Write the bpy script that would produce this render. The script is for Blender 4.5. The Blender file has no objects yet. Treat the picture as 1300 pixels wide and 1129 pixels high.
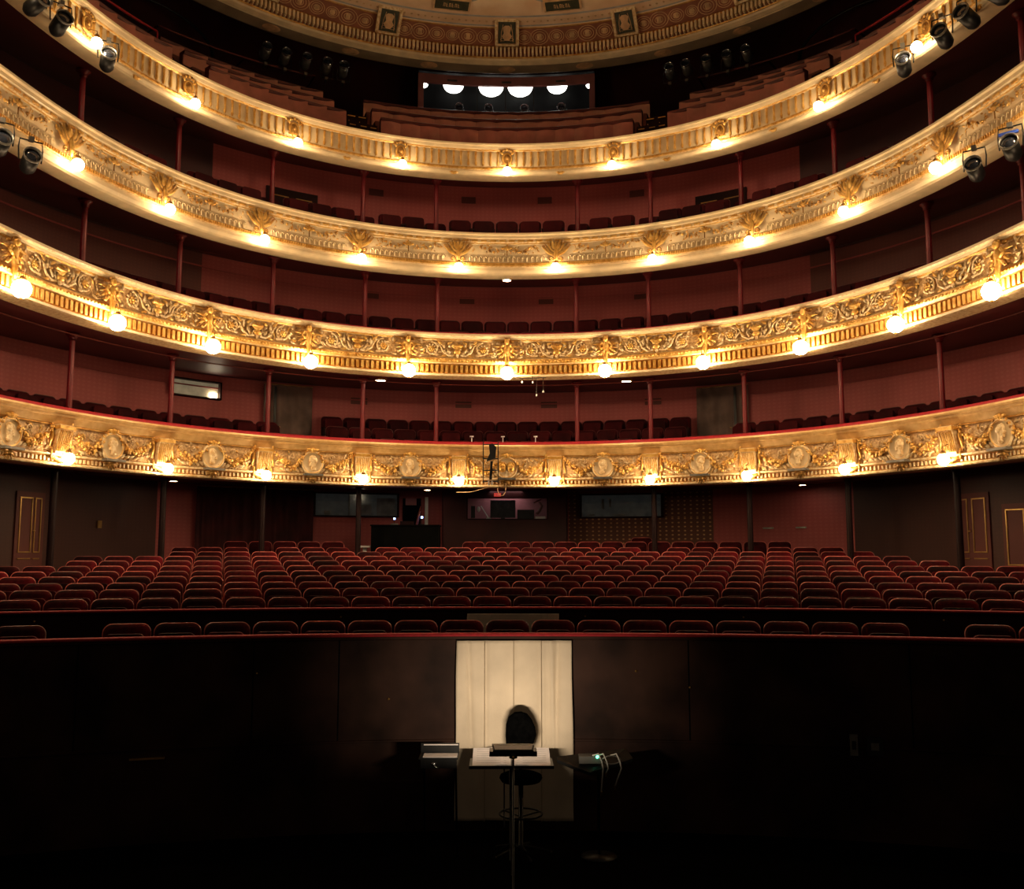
import bpy, math, random
import numpy as np
random.seed(7); rng = np.random.default_rng(7)
PI = math.pi
sc = bpy.context.scene
C = sc.collection

# ------------------------------------------------------------------ camera, world, exposure
CAMX, CAMZ, PITCH, YAW = -0.0895, 3.0, 0.1168, 0.0100
cam_d = bpy.data.cameras.new('camera'); cam = bpy.data.objects.new('camera', cam_d); C.objects.link(cam)
cam.location = (CAMX, 0, CAMZ); cam.rotation_euler = (PI/2 + PITCH, 0, -YAW)
cam_d.sensor_width = 36; cam_d.lens = 1200/1300*36; cam_d.clip_end = 200
sc.camera = cam
w = bpy.data.worlds.new('world'); sc.world = w; w.use_nodes = True
w.node_tree.nodes['Background'].inputs[0].default_value = (1.0, 0.72, 0.48, 1)
w.node_tree.nodes['Background'].inputs[1].default_value = 0.040
sc.view_settings.view_transform = 'Standard'; sc.view_settings.look = 'None'
sc.view_settings.gamma = 1; sc.view_settings.use_curve_mapping = False
sc.view_settings.exposure = 0.0
sc.cycles.max_bounces = 6; sc.cycles.diffuse_bounces = 4; sc.cycles.glossy_bounces = 3
sc.cycles.sample_clamp_indirect = 4.0
sc.cycles.use_light_tree = True
GLOW = 94.0          # radiance of the globe lamps
LAMP_COL = (1.0, 0.72, 0.42)

# ------------------------------------------------------------------ materials
def ramp_noise(nt, scale, detail=3.0, coord='Object', sx=(1,1,1)):
    tc = nt.nodes.new('ShaderNodeTexCoord'); mp = nt.nodes.new('ShaderNodeMapping'); mp.inputs['Scale'].default_value = sx
    nz = nt.nodes.new('ShaderNodeTexNoise'); nz.inputs['Scale'].default_value = scale; nz.inputs['Detail'].default_value = detail
    nt.links.new(tc.outputs[coord], mp.inputs[0]); nt.links.new(mp.outputs[0], nz.inputs['Vector'])
    return nz
def mat(name, col, rough=0.5, metal=0.0, vary=0.12, scale=6.0, bump=0.0, col2=None, sheen=0.0, spec=0.5, coat=0.0, alpha=None, bscale=None, rnd=None, lo=.35, hi=.65, tint=None):
    m = bpy.data.materials.new(name); m.use_nodes = True; nt = m.node_tree; b = nt.nodes['Principled BSDF']
    nz = ramp_noise(nt, scale)
    rp = nt.nodes.new('ShaderNodeValToRGB')
    c2 = col2 or tuple(c*(1-vary*2) for c in col)
    rp.color_ramp.elements[0].position = lo; rp.color_ramp.elements[1].position = hi
    rp.color_ramp.elements[0].color = (*c2, 1); rp.color_ramp.elements[1].color = (*[min(1, c*(1+vary)) if col2 is None else c for c in col], 1)
    nt.links.new(nz.outputs['Fac'], rp.inputs[0]); out_ = rp.outputs[0]
    if rnd:     # upholstery and varnish differ a little from seat to seat
        oi = nt.nodes.new('ShaderNodeObjectInfo'); mr = nt.nodes.new('ShaderNodeMapRange'); mr.inputs[3].default_value = rnd[0]; mr.inputs[4].default_value = rnd[1]
        hv = nt.nodes.new('ShaderNodeHueSaturation'); nt.links.new(oi.outputs['Random'], mr.inputs[0]); nt.links.new(mr.outputs[0], hv.inputs['Value']); nt.links.new(out_, hv.inputs['Color']); out_ = hv.outputs[0]
    nt.links.new(out_, b.inputs['Base Color'])
    b.inputs['Roughness'].default_value = rough; b.inputs['Metallic'].default_value = metal
    b.inputs['Specular IOR Level'].default_value = spec
    if sheen: b.inputs['Sheen Weight'].default_value = sheen; b.inputs['Sheen Tint'].default_value = (*(tint or (1,.3,.25)), 1); b.inputs['Sheen Roughness'].default_value = .35
    if coat: b.inputs['Coat Weight'].default_value = coat; b.inputs['Coat Roughness'].default_value = .15
    if bump:
        n2 = ramp_noise(nt, bscale or scale*4); bp = nt.nodes.new('ShaderNodeBump'); bp.inputs['Strength'].default_value = bump; bp.inputs['Distance'].default_value = .02
        nt.links.new(n2.outputs['Fac'], bp.inputs['Height']); nt.links.new(bp.outputs[0], b.inputs['Normal'])
    return m
def emis(name, col, s, base=(0.8,0.8,0.8)):
    m = bpy.data.materials.new(name); m.use_nodes = True; b = m.node_tree.nodes['Principled BSDF']
    b.inputs['Base Color'].default_value = (*base, 1); b.inputs['Emission Color'].default_value = (*col, 1); b.inputs['Emission Strength'].default_value = s
    return m
def damask(name, col, col2, size=0.16, k=.5, rough=.6, dot=.35):
    """woven wallpaper with a small staggered diamond motif; uses the UVs (metres) of the swept walls"""
    m = bpy.data.materials.new(name); m.use_nodes = True; nt = m.node_tree; b = nt.nodes['Principled BSDF']; L = nt.links
    uv = nt.nodes.new('ShaderNodeUVMap'); sp = nt.nodes.new('ShaderNodeSeparateXYZ'); L.new(uv.outputs[0], sp.inputs[0])
    def mth(op, a, b_=None):
        n = nt.nodes.new('ShaderNodeMath'); n.operation = op
        for i, v in enumerate((a, b_)):
            if v is None: continue
            if isinstance(v, (int, float)): n.inputs[i].default_value = v
            else: L.new(v, n.inputs[i])
        return n.outputs[0]
    fx = mth('MULTIPLY', sp.outputs[0], PI/size); fy = mth('MULTIPLY', sp.outputs[1], PI/size)
    p = mth('MULTIPLY', mth('SINE', mth('ADD', fx, fy)), mth('SINE', mth('SUBTRACT', fx, fy)))
    p = mth('GREATER_THAN', p, dot)
    nz = ramp_noise(nt, 0.9, 4)
    mx = nt.nodes.new('ShaderNodeMix'); mx.data_type = 'RGBA'; L.new(mth('MULTIPLY', p, k), mx.inputs[0])
    mx.inputs[6].default_value = (*col, 1); mx.inputs[7].default_value = (*col2, 1)
    hv = nt.nodes.new('ShaderNodeHueSaturation'); L.new(mx.outputs[2], hv.inputs['Color'])
    mr = nt.nodes.new('ShaderNodeMapRange'); mr.inputs[3].default_value = .75; mr.inputs[4].default_value = 1.25
    L.new(nz.outputs['Fac'], mr.inputs[0]); L.new(mr.outputs[0], hv.inputs['Value'])
    L.new(hv.outputs[0], b.inputs['Base Color']); b.inputs['Roughness'].default_value = rough
    return m
M = dict(
    cream=mat('cream_gilt_plaster', (.86,.66,.38), .40, .0, col2=(.64,.40,.16), scale=17, bump=.25, bscale=40, lo=.38, hi=.56),
    frieze=mat('frieze_ground', (.70,.46,.20), .5, .0, col2=(.38,.19,.06), scale=22, bump=.3, bscale=60, lo=.35, hi=.6),
    tangilt=mat('tan_gilt_cornice', (.74,.47,.19), .4, .15, col2=(.62,.36,.12), scale=9),
    ivory=mat('ivory_paint', (.82,.64,.38), .38, .0, vary=.06, scale=4),
    gold=mat('gold_leaf', (.92,.58,.17), .32, .42, col2=(.62,.30,.05), scale=9, bump=.35, bscale=50),
    dgold=mat('aged_gold', (.60,.33,.09), .36, .5, col2=(.25,.11,.02), scale=10, bump=.4, bscale=45),
    velvet=mat('red_velvet', (.36,.004,.012), .7, 0, vary=.1, scale=20, sheen=.5, tint=(1,.1,.1)),
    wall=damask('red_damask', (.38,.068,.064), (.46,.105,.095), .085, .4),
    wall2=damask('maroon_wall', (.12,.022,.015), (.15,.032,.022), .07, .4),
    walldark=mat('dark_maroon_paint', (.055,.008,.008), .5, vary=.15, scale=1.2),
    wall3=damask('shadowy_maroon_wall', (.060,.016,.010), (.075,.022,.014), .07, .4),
    lattice=damask('gilt_lattice_wallpaper', (.13,.038,.018), (.62,.36,.16), .10, .9, dot=.70),
    soffit=mat('oxblood_soffit', (.10,.010,.010), .50, vary=.1, scale=.7),
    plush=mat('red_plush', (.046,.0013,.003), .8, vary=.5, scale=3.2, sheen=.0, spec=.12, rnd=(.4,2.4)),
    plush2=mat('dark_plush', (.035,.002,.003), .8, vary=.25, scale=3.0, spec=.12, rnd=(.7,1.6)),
    rimwood=mat('seat_edge', (.80,.16,.12), .35, vary=.25, scale=8, spec=.8, rnd=(.25,1.15)),
    rimdark=mat('dark_seat_edge', (.10,.008,.008), .4, vary=.2, scale=8),
    wood=mat('mahogany', (.14,.028,.020), .5, vary=.2, scale=2, spec=.4),
    bench=mat('bench_leather', (.42,.11,.09), .24, vary=.12, scale=2.5, spec=1.0, coat=.5),
    darkwood=mat('dark_wood', (.022,.006,.005), .6, spec=.12, vary=.2, scale=2),
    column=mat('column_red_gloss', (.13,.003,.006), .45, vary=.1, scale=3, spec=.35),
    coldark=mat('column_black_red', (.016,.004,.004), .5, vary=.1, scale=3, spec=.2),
    gilt=mat('gilt_strip', (.55,.32,.10), .3, .7, vary=.1),
    black=mat('black_metal', (.012,.012,.012), .4, .3, vary=.2),
    blackcloth=mat('black_cloth', (.003,.003,.003), .95, spec=.1, vary=.2, scale=4),
    chairblack=mat('chair_upholstery', (.002,.002,.002), .95, spec=.0, vary=.2, scale=20),
    grey=mat('grey_metal', (.22,.21,.19), .35, .6, vary=.15),
    chrome=mat('chrome', (.6,.6,.6), .2, 1.0, vary=.05),
    sheet=mat('canvas_sheet', (.74,.62,.46), .85, vary=.05, scale=2.5, bump=.1, bscale=60),
    sheetseam=mat('canvas_seam', (.42,.33,.22), .9, vary=.1),
    paper=mat('paper', (.80,.74,.72), .7, vary=.05),
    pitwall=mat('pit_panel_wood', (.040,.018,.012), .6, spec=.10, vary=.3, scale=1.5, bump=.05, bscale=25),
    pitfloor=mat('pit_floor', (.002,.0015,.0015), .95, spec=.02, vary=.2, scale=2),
    carpet=mat('dark_carpet', (.03,.006,.006), .95, vary=.2, scale=5),
    curtain=mat('oxblood_curtain', (.060,.006,.007), .85, vary=.2, scale=2, sheen=.1),
    gcurtain=mat('brown_grey_drape', (.17,.105,.085), .8, vary=.2, scale=2),
    ceil=mat('painted_ceiling', (.86,.62,.40), .7, col2=(.74,.48,.28), scale=1.6),
    ceilgrey=mat('ceiling_rim_paint', (.34,.25,.15), .7, vary=.1, scale=2),
    scroll=mat('ceiling_scroll_ground', (.30,.10,.045), .7, col2=(.22,.07,.03), scale=3, bump=.1),
    tan=mat('ceiling_scroll_tan', (.66,.40,.20), .6, vary=.15, scale=5),
    green=mat('dark_green_plaque', (.045,.045,.02), .6, vary=.2, scale=8),
    bluegrey=mat('blue_grey_line', (.42,.40,.38), .6, vary=.1),
    glassg=mat('window_glass', (.05,.055,.055), .08, .0, vary=.05, spec=.9),
    roomgrey=mat('lit_window_room_grey', (.16,.16,.15), .7, vary=.3, scale=3),
    roomtan=mat('lit_window_room_tan', (.45,.38,.26), .7, vary=.2, scale=3),
    roompink=mat('booth_room_pink', (.42,.16,.18), .7, vary=.1, scale=2),
    pink=mat('booth_frame_maroon', (.66,.26,.24), .5, vary=.08, scale=2),
    screen=mat('monitor_screen', (.015,.017,.02), .15, vary=.3, scale=6),
    white=mat('white_plastic', (.7,.68,.64), .4, vary=.05),
    blue=mat('blue_gel', (.03,.08,.45), .4, vary=.1),
    lens=mat('lens_glass', (.03,.035,.05), .06, vary=.2, spec=1.0, coat=1.0),
    red=mat('red_paint', (.5,.01,.02), .3, vary=.1),
)
M['globe'] = emis('lit_globe', LAMP_COL, GLOW*1.05)
M['globe_small'] = emis('lit_small_globe', LAMP_COL, GLOW*.85)
M['down'] = emis('lit_downlight', (1,.8,.55), 30)
M['roomgrey'].node_tree.nodes['Principled BSDF'].inputs['Emission Color'].default_value = (.5,.52,.48,1); M['roomgrey'].node_tree.nodes['Principled BSDF'].inputs['Emission Strength'].default_value = .013  # weak emission on the wall stands in for room light behind the control windows
M['roomtan'].node_tree.nodes['Principled BSDF'].inputs['Emission Color'].default_value = (.6,.48,.3,1); M['roomtan'].node_tree.nodes['Principled BSDF'].inputs['Emission Strength'].default_value = .22  # this room wall glows by itself in place of a lamp behind the pane
M['exit'] = emis('exit_sign', (1,.09,.06), .45, (.4,.02,.02))
M['bluelamp'] = emis('blue_desk_lamp', (.25,.45,1), 8)
M['greenled'] = emis('green_led', (.1,1,.5), 5)
M['redled'] = emis('red_led', (1,.05,.02), 6)
M['booth'] = emis('booth_bulb', (1,.95,.85), 7)
def clear_glass():
    m = bpy.data.materials.new('clear_glass'); m.use_nodes = True; nt = m.node_tree
    for n in list(nt.nodes):
        if n.type == 'BSDF_PRINCIPLED': nt.nodes.remove(n)
    t = nt.nodes.new('ShaderNodeBsdfTransparent'); t.inputs[0].default_value = (.9,.92,.92,1); g = nt.nodes.new('ShaderNodeBsdfGlossy'); g.inputs['Roughness'].default_value = .03
    mx = nt.nodes.new('ShaderNodeMixShader'); mx.inputs[0].default_value = .07
    nt.links.new(t.outputs[0], mx.inputs[1]); nt.links.new(g.outputs[0], mx.inputs[2]); nt.links.new(mx.outputs[0], nt.nodes['Material Output'].inputs[0])
    return m
M['glass'] = clear_glass()

# ------------------------------------------------------------------ horseshoe plan
KS = 1.25
_S = np.linspace(-16, 16, 3201)
_ss = np.clip(_S, -9.6, 9.6)
_ph = .1599*_ss + .0533*_ss**3*1e-2 - .0734*_ss**5*1e-4
_X = np.cumsum(np.cos(_ph))*.01; _Y = -np.cumsum(np.sin(_ph))*.01
_X -= _X[1600]; _Y -= _Y[1600]; _Y += 16
_S = _S*KS; _X = _X*KS; _Y = _Y*KS                     # metres; front of the horseshoe at y = 20
def plan(s, off):
    """world x, y of arc position s (metres) on the horseshoe, off metres outward of it"""
    s = np.asarray(s, float); ph = np.interp(s, _S, _ph)
    return np.interp(s, _S, _X) + np.sin(ph)*off, np.interp(s, _S, _Y) + np.cos(ph)*off
def heading(s): return float(np.interp(s, _S, _ph))
TIER_OFF = {1: .6134, 2: -.2745, 3: -.3401, 4: -.3837}
STEP = {1: 2.118, 2: 2.118, 3: 2.118, 4: 2.312}
ZB = {1: 4.466, 2: 6.741, 3: 8.954, 4: 11.145}; ZT = {1: 5.388, 2: 7.649, 3: 9.848, 4: 11.833}
ZL = {1: 4.581, 2: 6.786, 3: 9.031, 4: 11.148}
_A = {}
for t in TIER_OFF:
    x, y = plan(_S, TIER_OFF[t]); a = np.r_[0, np.cumsum(np.hypot(np.diff(x), np.diff(y)))]; _A[t] = a - a[1600]
def a2s(t, a): return np.interp(a, _A[t], _S)
def tmap(t):
    """(arc length along the front of tier t, height, distance towards the stalls) -> world"""
    def f(P):
        x, y = plan(a2s(t, P[:,0]), TIER_OFF[t] - P[:,2]); return np.c_[x, y, P[:,1]]
    return f
def smooth(x, a, b):
    u = np.clip((np.abs(x)-a)/(b-a), 0, 1); return u*u*(3-2*u)
def wmap(off0, off1, sa=4.5, sb=8.5):
    """(s, z, d) on a back wall whose distance from the plan goes from off0 in the middle to off1 at the sides"""
    def f(P):
        o = off0 + (off1-off0)*smooth(P[:,0], sa, sb)
        x, y = plan(P[:,0], o - P[:,2]); return np.c_[x, y, P[:,1]]
    return f
SR = 16.0; SY = 10.8 - SR       # stalls rows are arcs about (0, SY)
def smap(R0):
    """(arc length on the stalls arc of radius R0, z, towards the stage) -> world"""
    def f(P):
        th = P[:,0]/R0; r = R0 - P[:,2]; return np.c_[r*np.sin(th), SY + r*np.cos(th), P[:,1]]
    return f

# ------------------------------------------------------------------ mesh builder
class B:
    def __init__(s, f=None): s.v = []; s.n = 0; s.f = []; s.m = []; s.sm = []; s.map = f; s.uv = {}
    def add(s, pts, faces, mi=0, smooth=False, uv=None):
        pts = np.asarray(pts, float).reshape(-1, 3)
        s.v.append(pts); k = s.n
        for i, fc in enumerate(faces):
            if uv is not None: s.uv[len(s.f)] = [uv[j] for j in fc]
            s.f.append([j+k for j in fc]); s.m.append(mi); s.sm.append(smooth)
        s.n += len(pts)
    def sweep(s, prof, a0, a1, n, mi=0, smooth=False, closed=False):
        """prof: list of (d, z) or (d, z, material); swept along the first coordinate"""
        As = np.linspace(a0, a1, n+1); k = len(prof)
        ln = np.r_[0, np.cumsum([math.hypot(prof[i+1][0]-prof[i][0], prof[i+1][1]-prof[i][1]) for i in range(k-1)])]
        pts = [(a, p[1], p[0]) for a in As for p in prof]; uv = [(a, ln[j]) for a in As for j in range(k)]
        r = range(k) if closed else range(k-1)
        groups = {}
        for j in r:
            j2 = (j+1) % k; mm = prof[j][2] if len(prof[j]) > 2 else mi
            for i in range(n): groups.setdefault(mm, []).append((i*k+j, i*k+j2, (i+1)*k+j2, (i+1)*k+j))
        first = True; base = s.n
        s.v.append(np.array(pts, float)); s.n += len(pts)
        for mm, fs in groups.items():
            for fc in fs:
                s.uv[len(s.f)] = [uv[q] for q in fc]; s.f.append([q+base for q in fc]); s.m.append(mm); s.sm.append(smooth)
        if closed:
            s.f.append([base+q for q in range(k)]); s.m.append(mi); s.sm.append(False)
            s.f.append([base+n*k+q for q in range(k)]); s.m.append(mi); s.sm.append(False)
    def box(s, x0, x1, y0, y1, z0, z1, mi=0, sub=1):
        """in the map's coordinates: x along, y height, z depth when mapped"""
        xs = np.linspace(x0, x1, sub+1); pts = []; fs = []
        for x in xs: pts += [(x,y0,z0),(x,y1,z0),(x,y1,z1),(x,y0,z1)]
        for i in range(sub):
            for j in range(4): fs.append((i*4+j, i*4+(j+1)%4, (i+1)*4+(j+1)%4, (i+1)*4+j))
        fs += [(0,1,2,3), (sub*4, sub*4+1, sub*4+2, sub*4+3)]
        s.add(pts, fs, mi)
    def blob(s, c, r, mi=0, nu=8, nv=5, rot=0.0):
        pts = []; fs = []
        cr, sr = math.cos(rot), math.sin(rot)
        for i in range(nv+1):
            th = PI*i/nv
            for j in range(nu):
                p = 2*PI*j/nu; x = r[0]*math.sin(th)*math.cos(p); y = r[1]*math.cos(th); z = r[2]*math.sin(th)*math.sin(p)
                pts.append((c[0]+x*cr-y*sr, c[1]+x*sr+y*cr, c[2]+z))
        for i in range(nv):
            for j in range(nu): fs.append((i*nu+j, i*nu+(j+1)%nu, (i+1)*nu+(j+1)%nu, (i+1)*nu+j))
        s.add(pts, fs, mi, True)
    def tube(s, P, r, mi=0, n=6, closed=False, smooth=True, caps=True):
        P = [np.array(p, float) for p in P]; N = len(P); rs = r if hasattr(r, '__len__') else [r]*N
        pts = []; up = None
        for i in range(N):
            a = P[(i+1) % N] if (closed or i < N-1) else P[i]; b = P[i-1] if (closed or i > 0) else P[i]
            t = a-b; L = np.linalg.norm(t); t = t/L if L > 1e-9 else np.array([0,0,1.])
            if up is None:
                up = np.array([0,0,1.]) if abs(t[2]) < .9 else np.array([0,1.,0])
            u = up - t*np.dot(up, t); q = np.linalg.norm(u)
            if q < 1e-6: u = np.cross(t, [1,0,0]); q = np.linalg.norm(u)
            u /= q; up = u; v = np.cross(t, u)
            for j in range(n):
                an = 2*PI*j/n; pts.append(P[i] + (u*math.cos(an)+v*math.sin(an))*rs[i])
        fs = []
        for i in range(N if closed else N-1):
            i2 = (i+1) % N
            for j in range(n): fs.append((i*n+j, i*n+(j+1)%n, i2*n+(j+1)%n, i2*n+j))
        if caps and not closed: fs += [tuple(range(n)), tuple((N-1)*n+j for j in range(n))]
        s.add(pts, fs, mi, smooth)
    def lathe(s, prof, c=(0,0,0), n=16, mi=0, axis=2, smooth=True, a0=0, a1=2*PI, cap=False):
        full = abs(a1-a0-2*PI) < 1e-6; k = n if full else n+1; pts = []; fs = []
        for (r, h) in prof:
            for j in range(k):
                an = a0+(a1-a0)*j/n; p = [r*math.cos(an), r*math.sin(an), h]
                if axis == 1: p = [p[0], p[2], p[1]]
                if axis == 0: p = [p[2], p[0], p[1]]
                pts.append((c[0]+p[0], c[1]+p[1], c[2]+p[2]))
        for i in range(len(prof)-1):
            mm = prof[i][2] if False else mi
            for j in range(n if full else n):
                j2 = (j+1) % k; fs.append((i*k+j, i*k+j2, (i+1)*k+j2, (i+1)*k+j))
        if cap: fs += [tuple(range(k)), tuple((len(prof)-1)*k+j for j in range(k))]
        s.add(pts, fs, mi, smooth)
    def poly(s, out, d0, d1, mi=0, inset=0.0, smooth=False):
        """outline (x, y) extruded in the third coordinate from d0 to d1, optionally with a shrunken front"""
        n = len(out); cx = sum(p[0] for p in out)/n; cy = sum(p[1] for p in out)/n
        pts = [(x, y, d0) for x, y in out] + [(cx+(x-cx)*(1-inset), cy+(y-cy)*(1-inset), d1) for x, y in out]
        fs = [(i, (i+1)%n, n+(i+1)%n, n+i) for i in range(n)] + [tuple(range(n)), tuple(range(2*n-1, n-1, -1))]
        s.add(pts, fs, mi, smooth)
    def ring(s, c, r, tr, mi=0, n=20, m=6, sx=1.0, arc=(0, 2*PI)):
        full = abs(arc[1]-arc[0]-2*PI) < 1e-6
        P = [(c[0]+sx*r*math.cos(arc[0]+(arc[1]-arc[0])*i/n), c[1]+r*math.sin(arc[0]+(arc[1]-arc[0])*i/n), c[2]) for i in range(n if full else n+1)]
        s.tube(P, tr, mi, m, closed=full)
    def build(s, name, mats, parent=None, loc=None, world=False):
        V = np.concatenate(s.v) if s.v else np.zeros((0,3))
        if s.map: V = s.map(V)
        if parent is not None and world:
            q = parent
            while q is not None: V = V - np.array(q.location); q = q.parent
        o_loc = (0,0,0)
        if parent is None and loc is None and len(V):
            lo, hi = V.min(0), V.max(0); o_loc = ((lo[0]+hi[0])/2, (lo[1]+hi[1])/2, lo[2]); V = V - np.array(o_loc)
        elif loc is not None: o_loc = loc
        me = bpy.data.meshes.new(name); me.from_pydata(V.tolist(), [], s.f)
        mats = mats if isinstance(mats, (list, tuple)) else [mats]
        for mm in mats: me.materials.append(mm)
        me.polygons.foreach_set('material_index', s.m); me.polygons.foreach_set('use_smooth', s.sm)
        if s.uv:
            ul = me.uv_layers.new(name='UVMap'); arr = np.zeros((len(me.loops), 2))
            st = np.empty(len(me.polygons), int); me.polygons.foreach_get('loop_start', st)
            for fi, uvs in s.uv.items(): arr[st[fi]:st[fi]+len(uvs)] = uvs
            ul.data.foreach_set('uv', arr.ravel())
        me.update()
        o = bpy.data.objects.new(name, me); C.objects.link(o); o.location = o_loc
        if parent is not None: o.parent = parent
        return o
def tag(o, label, cat, group=None, kind=None):
    o['label'] = label; o['category'] = cat
    if group: o['group'] = group
    if kind: o['kind'] = kind
    return o
def thing(name, label, cat, loc=(0,0,0), rz=0, group=None, kind=None):
    o = bpy.data.objects.new(name, None); C.objects.link(o); o.location = loc; o.rotation_euler = (0,0,rz); o.empty_display_size = .1
    return tag(o, label, cat, group, kind)
def struct(o, label=None):
    o['kind'] = 'structure'
    if label: o['label'] = label
    return o
KIDS = {}
def dup(root, loc, rz, label):
    """copy of a thing with copies of its parts and sub-parts"""
    if root not in KIDS:
        allo = [o for o in bpy.data.objects if o.parent is not None]
        KIDS[root] = [(k, [g for g in allo if g.parent == k]) for k in allo if k.parent == root]
    r = root.copy(); C.objects.link(r); r.location = loc; r.rotation_euler = (0,0,rz); r['label'] = label
    for k, gs in KIDS[root]:
        c = k.copy(); C.objects.link(c); c.parent = r
        for g in gs: d = g.copy(); C.objects.link(d); d.parent = c
    return r
ORD = ['middle','first','second','third','fourth','fifth','sixth','seventh','eighth','ninth','tenth','eleventh','twelfth','thirteenth','fourteenth','fifteenth','sixteenth','seventeenth','eighteenth','nineteenth','twentieth']
def side(v): return 'left' if v < 0 else 'right'
TN = {1: 'lowest medallion balcony', 2: 'second balcony with gilded cherubs', 3: 'third balcony with winged ornaments', 4: 'topmost baluster balcony'}

# ================================================================== SHELL
def floor_z(D): return float(np.interp(D, [10.8,11.9,12.0,12.6,13.5,14.4,15.4,16.3,17.2,18.1,19.0,20.0,20.9,21.8,22.7,26], [1.40,1.40,1.60,1.61,1.69,1.76,1.83,1.90,1.97,2.06,2.14,2.23,2.33,2.46,2.57,2.7]))
b = B(lambda P: P); b.add([(-14,-2,0),(14,-2,0),(14,14,0),(-14,14,0)], [(0,1,2,3)]); struct(b.build('floor', M['pitfloor']))
rows_D = [10.85,12.05,12.6,13.5,14.4,15.4,16.3,17.2,18.1,19.0,20.0,20.9,21.8,22.7,25.5]
b = B(smap(SR+5)); prof = []
for i in range(len(rows_D)-1):
    z = floor_z(rows_D[i]+.02); prof += [(SR+5-(rows_D[i]-SY), z), (SR+5-(rows_D[i+1]-SY), z)]
b.sweep(prof, -14, 14, 40); struct(b.build('floor', M['carpet']))

# balcony levels: back walls (structure), balcony things
WALLS = {0: (4.0, 2.5, 1.3, 4.62), 1: (3.3, 2.85, 4.6, 7.03), 2: (2.0, 1.9, 7.0, 9.36), 3: (1.6, 1.9, 9.3, 11.75), 4: (3.75, 3.5, 11.6, 16.2)}
for k, (o0, o1, z0, z1) in WALLS.items():
    for nm, s0, s1, mt in (('wall_back', -5.6, 5.6, 'wall'), ('wall_left', -15, -5.6, 'wall'), ('wall_right', 5.6, 15, 'wall')):
        m_ = M['walldark'] if k == 4 else (M['wall3'] if (k == 0 and nm != 'wall_back') else M['wall'])  # stalls side walls: the fading light is put into a darker wall colour
        if k in (2, 3) and nm != 'wall_back': m_ = M['wall2'] if k == 2 else M['walldark']  # upper side walls too: dimmer light painted as darker colours
        b = B(wmap(o0, o1)); n = int((s1-s0)/.35)
        b.sweep([(0, z0), (0, z1)], s0, s1, n, smooth=True); struct(b.build(nm, m_))
        if k in (1, 2):     # thin picture rail moulding
            b = B(wmap(o0, o1)); b.sweep([(0, z1-.30), (.02, z1-.30), (.02, z1-.27), (0, z1-.27)], s0, s1, n, closed=True)
            struct(b.build('trim_1', M['wall']))

def trims(b, t, z0, w, h, d0, d1, spacing, mi, a_lim, sub=1):
    n = int(2*a_lim/spacing)
    for i in range(n):
        a = -a_lim + (i+.5)*spacing
        b.box(a-w/2, a+w/2, z0, z0+h, d0, d1, mi, sub)
AL = {1: 13.3, 2: 13.3, 3: 13.0, 4: 13.4}   # how far each front runs round the horseshoe
PROF = {
 1: [(-.32,.0,0),(.0,0,0),(.045,.015,0),(.055,.04,0),(.03,.06,1),(-.03,.075,1),(-.05,.15,1),(.05,.165,0),(.075,.18,0),(.075,.20,0),(.02,.215,4),(.01,.30,4),(.03,.45,4),(.015,.60,4),(.0,.665,5),(.03,.675,1),(.03,.695,5),(.06,.70,5),(.075,.73,5),(.11,.80,5),(.14,.815,5),(.145,.85,5),(.17,.86,5),(.18,.89,5),(.165,.922,5),(-.25,.922,0)],
 2: [(-.32,0,0),(.0,0,0),(.06,.01,2),(.065,.045,2),(.03,.06,1),(-.02,.075,1),(-.03,.255,1),(.05,.27,0),(.06,.285,1),(.085,.33,1),(.06,.375,1),(.05,.385,0),(.03,.40,0),(.0,.42,4),(-.005,.76,0),(.03,.775,1),(.045,.80,1),(.03,.805,0),(.06,.81,2),(.075,.84,2),(.10,.85,0),(.12,.865,2),(.12,.905,2),(-.25,.908,0)],
 3: [(-.32,0,2),(-.02,0,2),(.03,.02,2),(.06,.07,2),(.055,.11,2),(.02,.13,2),(.015,.17,0),(.05,.18,1),(.065,.205,1),(.05,.25,1),(.02,.265,0),(.0,.28,2),(-.02,.46,2),(.0,.66,2),(.03,.67,1),(.035,.69,0),(.06,.70,0),(.07,.765,2),(.095,.78,2),(.10,.835,2),(.14,.85,2),(.14,.885,2),(-.25,.894,2)],
 4: [(-.32,0,2),(-.01,0,2),(.03,.015,2),(.05,.06,2),(.04,.10,2),(.02,.115,0),(.04,.125,1),(.05,.15,1),(.035,.18,1),(.01,.19,0),(-.005,.20,2),(-.005,.54,0),(.02,.55,1),(.035,.565,1),(.03,.575,2),(.06,.585,2),(.08,.635,2),(.11,.645,2),(.115,.68,2),(-.25,.688,2)],
}
SOFT = {1: [(-.3,.03),(-.32,.13),(-4.2,.15)], 2: [(-.3,.03),(-.34,.06),(-3.7,.30)], 3: [(-.3,.03),(-.34,.07),(-2.4,.42)], 4: [(-.3,.03),(-.34,.07),(-2.3,.62)]}
ROWS = {1: [(.85,5.60),(1.60,5.93),(2.40,6.27)], 2: [(.95,7.96),(1.65,8.38)], 3: [(1.10,10.56)]}      # offset behind the front, seat-top height
LBL = {1: 'lowest gilded balcony front with portrait medallions, garlands and a red velvet rail',
       2: 'second gilded balcony front up, with cherubs, carved scrolls and large hanging globes',
       3: 'third balcony front up, cream and gold with winged acanthus ornaments',
       4: 'topmost balcony front below the ceiling, cream with rows of gilt balusters'}
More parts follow.
